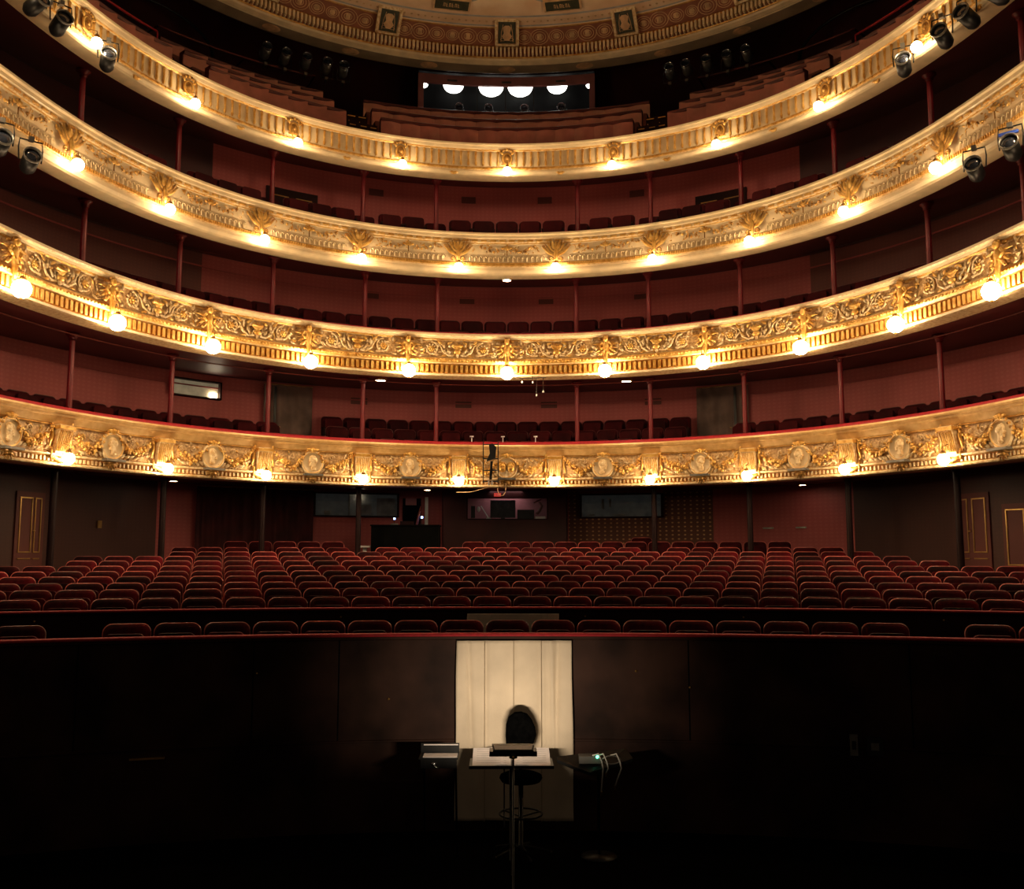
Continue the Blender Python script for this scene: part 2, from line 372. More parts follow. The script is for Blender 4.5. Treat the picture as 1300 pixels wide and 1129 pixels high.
PROFILE_HEAD = [(-.30,-.62),(-.05,-.70),(.14,-.62),(.06,-.42),(.10,-.26),(.30,-.28),(.34,-.14),(.30,-.08),(.36,-.02),(.31,.04),(.44,.10),(.33,.26),(.34,.42),(.24,.62),(.02,.74),(-.24,.70),(-.42,.50),(-.44,.20),(-.34,-.04),(-.26,-.22),(-.34,-.42)]
def leafy(b, a, z, d, L, wd, ang, mi=0, curl=0.0):
    """a small acanthus leaf: a tapering ridged blade"""
    ca, sa = math.cos(ang), math.sin(ang); pts = []; n = 5
    for i in range(n+1):
        u = i/n; ww = wd*math.sin(PI*min(1, .15+.85*u))*(1-.25*u); x = L*u; y = curl*L*u*u
        for q, h in ((-1, 0), (-.35, .6), (0, .35), (.35, .6), (1, 0)):
            px, py = x, y+q*ww; pts.append((a+px*ca-py*sa, z+px*sa+py*ca, d+h*wd*.9+.02*math.sin(PI*u)))
    fs = [(i*5+j, i*5+j+1, (i+1)*5+j+1, (i+1)*5+j) for i in range(n) for j in range(4)]
    b.add(pts, fs, mi, True)
def spiral(b, a, z, d, R, turns, dirn, a0, r, mi=0, n=20):
    P = []
    for i in range(n+1):
        u = i/n; rr = R*(1-.85*u); an = a0+dirn*2*PI*turns*u; P.append((a+rr*math.cos(an), z+rr*math.sin(an), d))
    b.tube(P, [r*(1-.4*i/n) for i in range(n+1)], mi, 5)

def face_mask(b, a, z, d, s, mi, frown=False):
    b.blob((a, z, d), (s*.42, s*.55, s*.30), mi, 12, 8)
    for q in (-1, 1): b.blob((a+q*s*.17, z+s*.1, d+s*.25), (s*.09, s*.05, s*.04), 1, 6, 4); b.tube([(a+q*s*.06, z+s*.2, d+s*.27), (a+q*s*.27, z+s*.24, d+s*.2)], s*.035, mi, 4)
    b.blob((a, z-s*.03, d+s*.3), (s*.06, s*.13, s*.08), mi, 6, 5)
    k = -1 if frown else 1
    b.tube([(a-s*.16, z-s*.24+k*s*.05, d+s*.23), (a, z-s*.27-k*s*.03, d+s*.27), (a+s*.16, z-s*.24+k*s*.05, d+s*.23)], s*.04, 1, 5)
    for i in range(7): an = PI*i/6; b.blob((a+s*.4*math.cos(an), z+s*.25+s*.32*math.sin(an), d), (s*.12, s*.12, s*.12), mi, 6, 4)

BAL = {}
def foliage(b, x0, x1, z0, z1, n, rr, mi=0, L=.11, avoid=()):
    for k in range(n):
        a_, z_ = rr.uniform(x0, x1), rr.uniform(z0, z1)
        if any((a_-ax)**2+(z_-az)**2 < ar*ar for ax, az, ar in avoid): continue
        leafy(b, a_, z_, .012, L*rr.uniform(.7,1.3), L*.24, rr.uniform(0, 2*PI), mi if rr.random() < .75 else 1, rr.uniform(-.8,.8))
for t in (1, 2, 3, 4):
    zb = ZB[t]; al = AL[t]; f = tmap(t); n = int(2*al/.22)
    x, y = plan(0, TIER_OFF[t]); root = thing('balcony', LBL[t], 'balcony', (float(x), float(y), zb)); BAL[t] = root
    MT = [M['cream'], M['gold'], M['ivory'], M['dgold'], M['frieze'], M['tangilt']]
    b = B(f); b.sweep([(d, zb+z, m) for d, z, m in PROF[t]], -al, al, n, smooth=False); b.build('parapet', MT, root, world=True)
    b = B(f); b.sweep([(d, zb+z) for d, z in SOFT[t]], -al, al, n//2); b.build('soffit', M['soffit'], root, world=True)
    H = ZT[t]-zb
    hh = .035 if t == 1 else 0
    b = B(f); b.sweep([(-.26, zb+H-.02), (-.26, zb+H+.035+hh), (-.20, zb+H+.055+hh), (-.02, zb+H+.05+hh), (.02, zb+H+.02+hh*.6), (.02, zb+H-.005)], -al, al, n, smooth=True)
    b.build('velvet_rail', M['velvet'], root, world=True)
    b = B(f); b.sweep([(-.25, zb+H), (-.25, zb+.2), ], -al, al, n//2); b.build('inner_panel', M['walldark'], root, world=True)
    # deck with steps
    if t < 4:
        pr = [(-.25, zb+.24)]
        for (o, zt) in ROWS[t]:
            zf = max(zt-.858, zb+.24); pr += [(-(o-.35), pr[-1][1]), (-(o-.35), zf)]
        pr.append((-(3.9 if t == 1 else 2.6), pr[-1][1]))
        b = B(f); b.sweep(pr, -al, al, n//2); b.build('deck', M['carpet'], root, world=True)
    # --- repeated mouldings
    b = B(f)
    if t == 1: trims(b, t, zb+.078, .035, .07, -.045, .035, .082, 0, al)
    if t == 2: trims(b, t, zb+.085, .055, .16, -.025, .045, .105, 0, al)
    if t == 3: trims(b, t, zb+.185, .028, .055, .05, .078, .05, 0, al)
    if t == 4: trims(b, t, zb+.135, .05, .03, .045, .062, .09, 0, al)
    b.build('dentil_moulding', [M['gold'] if t == 2 else M['cream']] if t < 3 else [M['gold']], root, world=True)
    if t in (2, 3):
        b = B(f)
        if t == 2:
            i = -al
            while i < al: b.blob((i, zb+.33, .085), (.03, .022, .02), 0, 6, 4, rot=.5); i += .075
        else: trims(b, t, zb+.712, .13, .035, .06, .085, .20, 0, al)
        b.build('bead_moulding', M['gold'], root, world=True)
    # --- panels between the lamps
    kmax = 6 if t < 4 else 5
    st = STEP[t]
    centres = [k*st for k in range(-kmax, kmax+1)] if t in (2, 4) else [(k+.5)*st for k in range(-kmax, kmax)]
    centres = [c for c in centres if abs(c) < al]
    mids = [(centres[i]+centres[i+1])/2 for i in range(len(centres)-1)]
    if t == 1:
        for c in centres:           # fluted consoles above each lamp
            b = B(f); w_ = .15
            pr = [(0,.20),(.09,.21),(.10,.30),(.14,.45),(.19,.60),(.20,.66),(.17,.68),(0,.68)]
            b.add([(c+q*w_*(1 if z > .4 else .85), zb+z, d) for d, z in pr for q in (-1, 1)], [(2*i, 2*i+1, 2*i+3, 2*i+2) for i in range(len(pr)-1)] + [tuple(range(0, 16, 2)), tuple(range(1, 16, 2))], 0)
            for q in range(-3, 4):
                b.tube([(c+q*.036, zb+.24, .095), (c+q*.038, zb+.45, .145), (c+q*.04, zb+.58, .19)], .013, 1, 5)
            b.box(c-.17, c+.17, zb+.60, zb+.66, .0, .215, 1)
            b.tube([(c-.16, zb+.15, .05), (c, zb+.08, .09), (c+.16, zb+.15, .05)], .035, 1, 6)
            b.blob((c-.19, zb+.2, .06), (.03,.10,.03), 2); b.blob((c+.19, zb+.2, .06), (.03,.10,.03), 2)
            b.build('console', [M['cream'], M['gold'], M['dgold']], root, world=True)
        for q, c in enumerate(mids):
            masks = abs(c) < .1
            b = B(f); R = .245
            b.lathe([(R*.98, .0), (R, .05), (R*.92, .075), (R*.84, .05), (R*.80, .035), (.001, .05)], (c, zb+.435, .03), 28, 0)
            # (axis 2 = depth in these coordinates)
            b.ring((c, zb+.435, .09), R*.90, .014, 1, 28, 5)
            if not masks:
                pass
            b.blob((c, zb+.70, .10), (.05,.05,.04), 1); leafy(b, c, zb+.68, .08, .14, .04, PI*.9, 1); leafy(b, c, zb+.68, .08, .14, .04, PI*.1, 1)
            med = b.build('medallion', [M['ivory'], M['gold']], root, world=True)
            b = B(f)
            if masks:
                face_mask(b, c-.09, zb+.43, .10, .19, 0); face_mask(b, c+.09, zb+.43, .12, .19, 0, True)
                b.build('theatre_masks', [M['gold'], M['dgold']], med, world=True)
            else:
                fl = -1 if (q % 2) else 1; sc_ = .235
                b.poly([(c+fl*px*sc_, zb+.43+py*sc_) for px, py in PROFILE_HEAD], .06, .115, 0, .22, False)
                b.blob((c-fl*.035, zb+.49, .10), (.065, .06, .035), 0, 8, 6); b.blob((c+fl*.03, zb+.44, .105), (.03, .045, .02), 0, 7, 5)
                b.blob((c-fl*.02, zb+.31, .085), (.06, .035, .025), 0, 8, 5)
                b.build('portrait_relief', [M['cream']], med, world=True)
            # flower garlands each side, acanthus at the foot
            for sd in (-1, 1):
                b = B(f); rr = random.Random(int(c*100)+sd)
                x0, x1 = c+sd*.13, c+sd*(st/2-.20)
                for i in range(17):
                    u = i/16; a_ = x0+(x1-x0)*u; z_ = zb+.66-.34*math.sin(PI*min(1, u*1.02))**.8*(1 if u < .5 else .85) ; g = .030+.034*math.sin(PI*u)
                    for m_ in range(3):
                        b.blob((a_+rr.uniform(-.5,.5)*g, z_+rr.uniform(-1,1)*g, .06+rr.uniform(0,.05)), (g*.62, g*.62, g*.62), rr.choice((0,0,0,1)), 6, 4)
                    if i % 3 == 1: leafy(b, a_, z_, .06, .09, .028, rr.uniform(0, 2*PI), 0)
                b.tube([(x1, zb+.66, .06), (x1+sd*.01, zb+.5, .07), (x1-sd*.03, zb+.32, .05)], [.02,.03,.012], 0, 6)
                b.build('garland', [M['gold'], M['dgold']], root, world=True)
                b = B(f)
                for i in range(6):
                    leafy(b, c+sd*(.10+.09*i), zb+.235+.012*(i % 2), .04, .14, .035, PI/2-sd*(.55+.08*i), 0, -sd*.3)
                spiral(b, c+sd*.42, zb+.56, .045, .06, 1.3, sd, 0, .012); spiral(b, c+sd*.66, zb+.55, .045, .045, 1.2, -sd, 1, .010)
                foliage(b, min(c+sd*.30, c+sd*.88), max(c+sd*.30, c+sd*.88), zb+.25, zb+.62, 26, rr, 0, .10)
                b.build('leaf_relief', [M['cream'], M['gold']], root, world=True)
            b = B(f)    # metal light trough standing on the ledge below the medallion
            b.box(c-.20, c+.20, zb+.165, zb+.205, .06, .20, 0); b.build('light_trough', M['grey'], root, world=True)
            b = B(f)
            for i in range(7): leafy(b, c, zb+.17, .06, .17, .03, -PI/2+(i-3)*.42, 0)
            b.blob((c, zb+.11, .09), (.07,.04,.04), 0); b.build('pendant_leaf', M['dgold'], root, world=True)
    if t == 2:
        for c in centres:
            b = B(f)      # cherub bracket: head, torso, wings of leaves, tapering tail
            b.blob((c, zb+.74, .13), (.055,.065,.055), 0, 10, 7); b.blob((c, zb+.80, .11), (.07,.035,.05), 1, 8, 5)
            b.blob((c-.10, zb+.76, .07), (.06,.035,.035), 1); b.blob((c+.10, zb+.76, .07), (.06,.035,.035), 1)
            b.blob((c, zb+.60, .10), (.075,.12,.06), 0, 10, 7)
            for q in (-1, 1):
                b.tube([(c+q*.07, zb+.67, .11), (c+q*.13, zb+.60, .12), (c+q*.08, zb+.53, .14)], [.03,.025,.018], 0, 6)
                for i in range(4): leafy(b, c+q*.06, zb+.62-.04*i, .07, .20-.02*i, .035, PI/2-q*(1.0+.28*i), i % 2, -q*.5)
                b.tube([(c+q*.05, zb+.50, .09), (c+q*.11, zb+.42, .08), (c+q*.16, zb+.44, .06)], [.03,.022,.012], 1, 6)
            b.tube([(c, zb+.52, .10), (c, zb+.40, .12), (c, zb+.27, .12), (c, zb+.20, .13)], [.05,.05,.035,.02], 0, 8)
            b.build('cherub_bracket', [M['gold'], M['dgold']], root, world=True)
        for c in mids:
            b = B(f)
            for sd in (-1, 1):
                x1 = c+sd*.55
                spiral(b, x1, zb+.58, .02, .155, 1.5, sd, PI/2, .020, 0, 26)
                for i in range(6): an = i*PI/3; b.blob((x1+.045*math.cos(an), zb+.58+.045*math.sin(an), .035), (.026,.026,.02), 1, 6, 4)
                b.blob((x1, zb+.58, .05), (.025,.025,.02), 1, 6, 4)
                b.tube([(c+sd*.06, zb+.46, .02), (c+sd*.18, zb+.44, .03), (c+sd*.30, zb+.52, .03), (c+sd*.36, zb+.66, .02), (c+sd*.48, zb+.735, .015)], [.02,.022,.02,.016,.01], 0, 6)
                for i, (u, v, an) in enumerate(((.14,.50,.6),(.22,.47,-.7),(.27,.60,1.2),(.33,.70,.3),(.40,.47,-.4),(.20,.68,2.2),(.72,.46,-.8),(.74,.70,.9))):
                    leafy(b, c+sd*u, zb+v, .02, .13, .030, an if sd > 0 else PI-an, i % 2 if i < 6 else 0, .4*sd)
            for i in range(5): leafy(b, c, zb+.58, .03, .15, .03, PI/2+(i-2)*.5, 1)
            b.blob((c, zb+.52, .05), (.08,.05,.04), 1, 10, 6); b.tube([(c-.11, zb+.66, .05), (c, zb+.64, .07), (c+.11, zb+.66, .05)], .022, 1, 6)
            b.blob((c, zb+.45, .03), (.035,.05,.03), 0); b.ring((c-.13, zb+.50, .03), .04, .010, 0, 12, 4); b.ring((c+.13, zb+.50, .03), .04, .010, 0, 12, 4)
            foliage(b, c-.86, c+.86, zb+.46, zb+.73, 60, random.Random(int(c*10)), 0, .10, [(c-.55, zb+.58, .17), (c+.55, zb+.58, .17)])
            for sd in (-1, 1):
                for k in range(10): an = k*PI/5; b.blob((c+sd*.55+.10*math.cos(an), zb+.58+.10*math.sin(an), .02), (.028,.020,.018), 0, 6, 4, rot=an)
            b.build('scroll_relief', [M['cream'], M['gold']], root, world=True)
    if t == 3:
        for c in centres:
            b = B(f)      # winged acanthus console over each lamp
            b.tube([(c, zb+.68, .08), (c, zb+.5, .10), (c, zb+.34, .13), (c, zb+.22, .12)], [.025,.04,.045,.02], 0, 8)
            for q in (-1, 1):
                for i in range(5):
                    leafy(b, c+q*.03, zb+.40+.03*i, .06+.01*i, .34-.035*i, .045, PI/2-q*(1.25-.16*i), i % 2, q*.35)
                b.ring((c+q*.10, zb+.31, .09), .042, .018, 1, 14, 6); b.blob((c+q*.10, zb+.31, .09), (.02,.02,.02), 0, 6, 4)
                spiral(b, c+q*.26, zb+.60, .05, .05, 1.2, q, 0, .012, 0, 14)
            b.build('winged_bracket', [M['gold'], M['dgold']], root, world=True)
        for c in mids:
            b = B(f)
            for i in range(-6, 7):
                a_ = c+i*.095; z_ = zb+.555-.055*math.cos(i*PI/3)*(-1); b.blob((a_, z_, .02), (.030,.030,.022), 0 if i % 2 else 1, 7, 4)
                if i % 2 == 0: leafy(b, a_, z_, .01, .07, .02, PI/2+random.uniform(-1,1), 0); leafy(b, a_, z_, .01, .06, .018, -PI/2+random.uniform(-1,1), 1)
            for i in range(5): leafy(b, c, zb+.54, .02, .12, .024, PI/2+(i-2)*.55, 0)
            b.tube([(c, zb+.42, .02), (c, zb+.66, .03)], .012, 1, 5)
            foliage(b, c-.74, c+.74, zb+.46, zb+.63, 34, random.Random(int(c*10)), 0, .06)
            b.build('flower_festoon', [M['gold'], M['dgold']], root, world=True)
            b = B(f); nn = 16
            for i in range(nn):
                a_ = c-st*.36+i*st*.72/(nn-1); b.ring((a_, zb+.36, .01), .042, .012, 0, 8, 4, sx=.7, arc=(0, PI)); b.tube([(a_-.03, zb+.36, .01), (a_-.03, zb+.29, .02)], .012, 0, 4)
            b.build('arched_fluting', M['ivory'], root, world=True)
    if t == 4:
        for c in centres:
            b = B(f)
            b.blob((c, zb+.36, .03), (.10,.15,.05), 0, 12, 8); b.ring((c, zb+.36, .05), .125, .022, 1, 20, 6, sx=.78)
            b.blob((c, zb+.38, .085), (.04,.055,.03), 0, 8, 6)
            for i in range(7): an = PI*.15+PI*.7*i/6; b.blob((c+.13*math.cos(an), zb+.47+.10*math.sin(an), .06), (.03,.035,.03), 1 if i % 2 else 0, 6, 4)
            for q in (-1, 1): leafy(b, c+q*.02, zb+.22, .05, .12, .03, PI/2-q*1.4, 1); leafy(b, c+q*.08, zb+.46, .05, .12, .03, PI/2-q*.9, 1)
            b.build('cartouche', [M['dgold'], M['gold']], root, world=True)
        for c in mids:
            b = B(f); nn = 13
            for i in range(nn):
                a_ = c-(st/2-.20)+i*(st-.40)/(nn-1)
                b.tube([(a_, zb+.22, -.01), (a_, zb+.27, .0), (a_, zb+.33, .01), (a_, zb+.45, .005), (a_, zb+.53, .0)], [.018,.030,.017,.022,.030], 0, 6)
                if i < nn-1:
                    g = (st-.40)/(nn-1)/2; b.box(a_+g-.024, a_+g+.024, zb+.385, zb+.405, -.02, -.012, 1)
                    b.ring((a_+g, zb+.50, -.01), .035, .010, 2, 8, 4, arc=(0, PI)); b.ring((a_+g, zb+.26, -.01), .035, .010, 2, 8, 4, arc=(PI, 2*PI))
            b.build('baluster_band', [M['gold'], M['dgold'], M['ivory']], root, world=True)
            b = B(f); b.blob((c, zb+.02, .04), (.07,.035,.04), 0, 8, 5); leafy(b, c, zb+.03, .05, .10, .025, 0, 0); leafy(b, c, zb+.03, .05, .10, .025, PI, 0)
            b.build('rim_knop', M['gold'], root, world=True)

# ------------------------------------------------------------------ lamps
def globe(name, r, drop, label, big=False):
    o = thing(name, label, 'lamp')
    b = B(); b.lathe([(.001,-r)] + [(r*math.sin(PI*i/10), -r*math.cos(PI*i/10)) for i in range(1, 10)] + [(.001, r)], (0,0,0), 18); b.build('globe', M['globe'] if big else M['globe_small'], o)
    b = B(); b.lathe([(.001, r+.05), (.03, r+.05), (.045, r+.015), (.05, r-.012), (.02, r-.012)], (0,0,0), 12); b.build('cap', M['dgold'], o)
    b = B()
    if big:
        for q in range(3):
            an = 2*PI*q/3+.5; b.tube([(.07*math.cos(an), .07*math.sin(an), r*.9), (.02*math.cos(an), .02*math.sin(an), r+drop*.7), (0, 0, r+drop)], .006, 0, 4)
        b.tube([(0,0,r+drop), (0,.18,r+drop+.02)], .008, 0, 5)
        b.build('chain', M['dgold'], o)
        b = B(); b.lathe([(.001,-r-.035), (.015,-r-.02), (.03,-r+.006), (.001,-r+.01)], (0,0,0), 8); b.build('finial', M['dgold'], o)
    else:
        b.tube([(0,0,r+.03), (0,0,r+drop*.7), (0,.12,r+drop), (0,.24,r+drop)], .008, 0, 6); b.build('stem', M['dgold'], o)
    return o
for t in (1, 2, 3, 4):
    r = {1:.098, 2:.135, 3:.094, 4:.090}[t]
    ks = list(range(-6, 7)) if t == 2 else (list(range(-5, 6)) if t == 4 else [k+.5 for k in range(-6, 6)])
    proto = None
    for k in ks:
        a = k*STEP[t]
        if abs(a) > AL[t]: continue
        d = .25
        s_ = float(a2s(t, a)); x, y = plan(s_, TIER_OFF[t]-d); loc = (float(x), float(y), ZL[t]); rz = -heading(s_)
        nth = int(abs(k)+.5)
        if t == 2: wh = 'on the centre line' if k == 0 else f'{ORD[nth]} {side(k)} of the middle one'
        elif t == 4: wh = 'on the centre line' if k == 0 else f'{ORD[nth]} {side(k)} of the middle one'
        else: wh = f'{ORD[nth]} {side(k)} of centre'
        lab = {1:'small round white globe lamp under the lowest balcony, ',2:'large chained globe lamp on the second balcony, ',3:'small lit globe lamp under the third balcony, ',4:'small lit globe lamp under the topmost balcony, '}[t] + wh
        if proto is None: proto = globe('globe_lamp', r, .16 if t != 2 else .22, lab, t == 2); proto['group'] = f'lit globe lamps along the {TN[t]}'; proto.location = loc; proto.rotation_euler = (0,0,rz)
        else: dup(proto, loc, rz, lab)

# ------------------------------------------------------------------ columns
def column(z0, z1, r, m_, lab, x, y, grp):
    o = thing('column', lab, 'column', (x, y, z0), 0, grp, 'thing'); h = z1-z0
    b = B(); b.lathe([(r*1.1, .1), (r, .2), (r*.92, h-.12)], (0,0,0), 14); b.build('shaft', M[m_], o)
    b = B(); b.lathe([(.001, h), (r*2.3, h), (r*2.3, h-.03), (r*1.7, h-.055), (r*1.25, h-.09), (r*1.4, h-.11), (r*.95, h-.13)], (0,0,0), 14); b.build('capital', M[m_], o)
    b = B(); b.lathe([(.001, .0), (r*1.8, .0), (r*1.8, .05), (r*1.3, .1), (r*1.1, .12)], (0,0,0), 14); b.build('base', M[m_], o)
    return o
def deck_z(t, back):
    z = ZB[t]+.24
    for (o, zt) in ROWS[t]:
        if back >= o-.35: z = max(zt-.858, ZB[t]+.24)
    return z
def floor_step(D):
    k = max(i for i in range(len(rows_D)) if rows_D[i] <= D); return floor_z(rows_D[k]+.02)
def soff_z(t, back):      # soffit height of balcony t at a distance behind its front
    P = SOFT[t]; return ZB[t] + float(np.interp(back, [-p[0] for p in P], [p[1] for p in P]))
CS = {0: [2.79, 4.54, 6.29, 8.16, 10.2], 1: [1.44, 2.93, 4.80, 6.67, 8.58, 10.5], 2: [1.44, 2.93, 4.80, 6.67, 8.58, 10.5], 3: [1.49, 3.02, 4.89, 6.81, 8.80, 10.7]}
LV = {0: 'stalls level', 1: 'lowest balcony', 2: 'second balcony', 3: 'third balcony'}
for lv, ss in CS.items():
    for i, s0 in enumerate(ss):
        for sg in (-1, 1):
            off = (TIER_OFF[1]+.9) if lv == 0 else (TIER_OFF[1]+.38 if lv == 1 else TIER_OFF[lv+1]+.9); s0_ = s0
            if lv == 1: s0 = s0*.972
            x, y = plan(sg*s0, off); x, y = float(x), float(y)
            z1 = soff_z(lv+1, off-TIER_OFF[lv+1]); s0 = s0_
            z1 -= .012 if lv != 0 else .002
            z0 = floor_step(math.hypot(x, y-SY)+SY)+.001 if lv == 0 else deck_z(lv, off-TIER_OFF[lv])+.002
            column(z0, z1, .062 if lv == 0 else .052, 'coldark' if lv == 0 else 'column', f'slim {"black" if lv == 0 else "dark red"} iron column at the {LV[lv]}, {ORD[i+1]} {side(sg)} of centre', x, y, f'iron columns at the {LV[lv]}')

# ------------------------------------------------------------------ seats
def rounded(wd, z0, z1, r, n=5):
    P = [(-wd/2, z0), (wd/2, z0)]
    for i in range(n+1): an = PI/2*i/n; P.append((wd/2-r+r*math.cos(an), z1-r+r*math.sin(an)))
    for i in range(n+1): an = PI/2+PI/2*i/n; P.append((-wd/2+r+r*math.cos(an), z1-r+r*math.sin(an)))
    return P
def seat_bm_back(plush_w=.49):
    b = B(lambda P: np.c_[P[:,0], -P[:,2]+ (P[:,1]-.4)*.12, P[:,1]])
    out = rounded(plush_w, .40, .845, .085)
    n = len(out); cx, cz = 0, .62; pts = []
    for (d, sc_) in ((-.035,.97),(-.03,1.0),(.01,1.0),(.03,.96),(.042,.80),(.046,.5)):
        pts += [(cx+(x-cx)*sc_, cz+(z-cz)*sc_, d) for x, z in out]
    fs = [(j*n+i, j*n+(i+1)%n, (j+1)*n+(i+1)%n, (j+1)*n+i) for j in range(5) for i in range(n)] + [tuple(range(n)), tuple(5*n+i for i in range(n))]
    b.add(pts, fs, 0, True); return b
def make_seat(name, cat, lab, m_plush, grp, rim=True):
    o = thing(name, lab, cat, group=grp)
    seat_bm_back().build('backrest', m_plush, o)
    if rim:
        b = B(lambda P: np.c_[P[:,0], -P[:,2]+ (P[:,1]-.4)*.12, P[:,1]])
        out = rounded(.492, .40, .850, .09); b.tube([(x, z, .004) for x, z in out[1:]] + [(out[0][0], out[0][1], .004)], .0085, 0, 5, closed=False)
        b.build('edge_trim', M['rimwood'] if m_plush is M['plush'] else M['rimdark'], o)
    b = B(); b.map = lambda P: P        # tipped-up cushion
    zz = rounded(.41, 0, .36, .06)
    n = len(zz); pts = [(x, -.09-.03*0 + z*.15 - .10, .40+z) for x, z in zz] + [(x, -.17+z*.15 - .10, .40+z) for x, z in zz]
    b.add(pts, [(i, (i+1)%n, n+(i+1)%n, n+i) for i in range(n)] + [tuple(range(n)), tuple(range(n, 2*n))], 0, False)
    b.build('seat', m_plush, o)
    b = B()
    for q in (-1, 1):
        b.box(q*.228-.010, q*.228+.010, -.28, .02, .0, .52); b.box(q*.228-.020, q*.228+.020, -.30, .0, .52, .56, 1)
    b.build('armrest', [M['darkwood'], M['darkwood']], o)
    return o
PITCH_S = .53
stall_rows = [(11.20,2.245,0), (12.62,2.46,1), (13.5,2.545,2), (14.4,2.61,3), (15.4,2.68,4), (16.3,2.745,5), (17.2,2.82,6), (18.1,2.905,7), (19.0,2.985,8), (20.0,3.075,9), (20.9,3.17,10), (21.8,3.31,11), (22.7,3.42,12)]
ps_mid_s = np.linspace(-13.5, 13.5, 1081); px_, py_ = plan(ps_mid_s, 0)
def off_of(x, y):
    d = np.hypot(px_-x, py_-y); i = int(np.argmin(d)); ph = heading(ps_mid_s[i]); sgn = (x-px_[i])*math.sin(ph)+(y-py_[i])*math.cos(ph)
    return float(ps_mid_s[i]), math.copysign(d[i], sgn)
spots = []
for (D, zt, k) in stall_rows:
    R_ = D - SY; nmax = 22
    stag = .5 if k % 2 else 0.0
    if k == 0: pt = .532
    else: pt = PITCH_S
    for j in range(-nmax, nmax+1):
        a = (j+stag)*pt + (.04 if k else -.03); th = a/R_; x = R_*math.sin(th); y = SY + R_*math.cos(th)
        s_, of = off_of(x, y)
        if of > (4.0+(2.5-4.0)*float(smooth(np.array(s_), 4.5, 8.5))) - (.95): continue
        if abs(x) > .57*y+.35: continue
        if k == 0 and abs(j) == 9 : continue          # gaps left in the front row
        if k >= 11 and -3.65 < x < -1.25: continue    # the sound desk stands here
        if k == 12 and abs(x) < 3.0: continue         # the control booth
        if k >= 5 and any(abs(x-cx_) < .36 and abs(y-cy_-.1) < .36 for cx_, cy_ in [tuple(map(float, plan(sg*c_, TIER_OFF[1]+.9))) for c_ in CS[0] for sg in (-1, 1)]): continue
        spots.append((k, j, x, y, zt, th, D))
proto = None; count = 0; rest = []
RN = {0: 'single row against the orchestra pit rail'}
spots.sort(key=lambda q: (q[0], abs(q[1])))
for (k, j, x, y, zt, th, D) in spots:
    if count >= 300: rest.append((x, y, zt, th)); continue
    jj = j if k % 2 == 0 else (j+1 if j >= 0 else j)
    rowt = 'front row on the pit rail' if k == 0 else f'{ORD[k]} row behind the stalls barrier'
    post = 'centre seat' if (k % 2 == 0 and j == 0) else f'{ORD[abs(jj)] if abs(jj) < 21 else "end"} seat {side(jj)} of centre'
    if k % 2 and j == -1 and False: pass
    lab = f'red plush tip-up seat, {rowt}, {post}'
    loc = (x, y, zt-.855)
    if proto is None:
        proto = make_seat('theatre_chair', 'seat', lab, M['plush'], 'red plush seats in the stalls'); proto.location = loc; proto.rotation_euler = (0,0,-th)
    else: dup(proto, loc, -th + random.uniform(-.008,.008), lab)
    count += 1
# the rest of the stalls, dim rows under the balcony: one object
def merged_seats(lst, name, m_):
    src = make_seat('tmp', 'x', 'x', m_, None); mods = [o for o in bpy.data.objects if o.parent == src]; b = B()
    for o in mods:
        V = np.array([v.co[:] for v in o.data.vertices]); F = [tuple(p.vertices) for p in o.data.polygons]; mi = 1 if o.name.startswith('edge_trim') else (2 if o.name.startswith('armrest') else 0)
        for (x, y, zt, th) in lst:
            c, s = math.cos(-th), math.sin(-th)
            b.add(np.c_[V[:,0]*c-V[:,1]*s+x, V[:,0]*s+V[:,1]*c+y, V[:,2]+zt-.855], F, mi, True)
    for o in mods: bpy.data.objects.remove(o)
    bpy.data.objects.remove(src)
    return b.build(name, [m_, M['rimwood'], M['darkwood']])
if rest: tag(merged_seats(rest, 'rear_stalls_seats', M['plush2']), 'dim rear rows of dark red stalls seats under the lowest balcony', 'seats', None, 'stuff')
# balcony seats
for t in (1, 2, 3):
    proto = None
    for ri, (o, zt) in enumerate(ROWS[t]):
        off0 = TIER_OFF[t]+o; xs_, ys_ = plan(_S, off0); arc = np.r_[0, np.cumsum(np.hypot(np.diff(xs_), np.diff(ys_)))]; arc -= arc[1600]
        nn = int(12.6/.53)
        for j in range(-nn, nn+1):
            s_ = float(np.interp((j + (.5 if ri % 2 else 0))*.53, arc, _S)); a = float(np.interp(s_, _S, _A[t]))
            if abs(a) > AL[t]-1.2: continue
            if ri == 2 and abs(a) > 3.4: continue
            if t == 1 and ri == 1 and 3.4 < abs(s_) < 4.2: continue
            off = TIER_OFF[t]+o; 
            # keep clear of the columns
            if any(abs(abs(s_)-c_) < .32 and abs(o-(.5 if t == 1 else .9)) < .6 for c_ in CS[t]) and ri == 0: off += .30
            x, y = plan(s_, off); x, y = float(x), float(y)
            if abs(x) > .56*y+.3: continue
            jj = j if ri % 2 == 0 else (j+1 if j >= 0 else j)
            post = 'middle seat' if (ri % 2 == 0 and j == 0) else f'{ORD[abs(jj)] if abs(jj) < 21 else str(abs(jj))+([chr(115)+chr(116),chr(110)+chr(100),chr(114)+chr(100)]+[chr(116)+chr(104)]*6)[abs(jj)-21]} seat {side(jj)} of the middle'
            rown = {0: 'front row', 1: 'second row', 2: 'third row'}[ri] if t != 3 else 'only row'
            lab = f'dark red seat on the {LV[t]}, {rown}, {post}'
            loc = (x, y, zt-.855)
            if proto is None:
                proto = make_seat('balcony_chair', 'balcony seat', lab, M['plush2'] if t > 1 else M['plush2'], f'dark seats on the {LV[t]}', rim=True); proto.location = loc; proto.rotation_euler = (0,0,-heading(s_))
            else: dup(proto, loc, -heading(s_), lab)

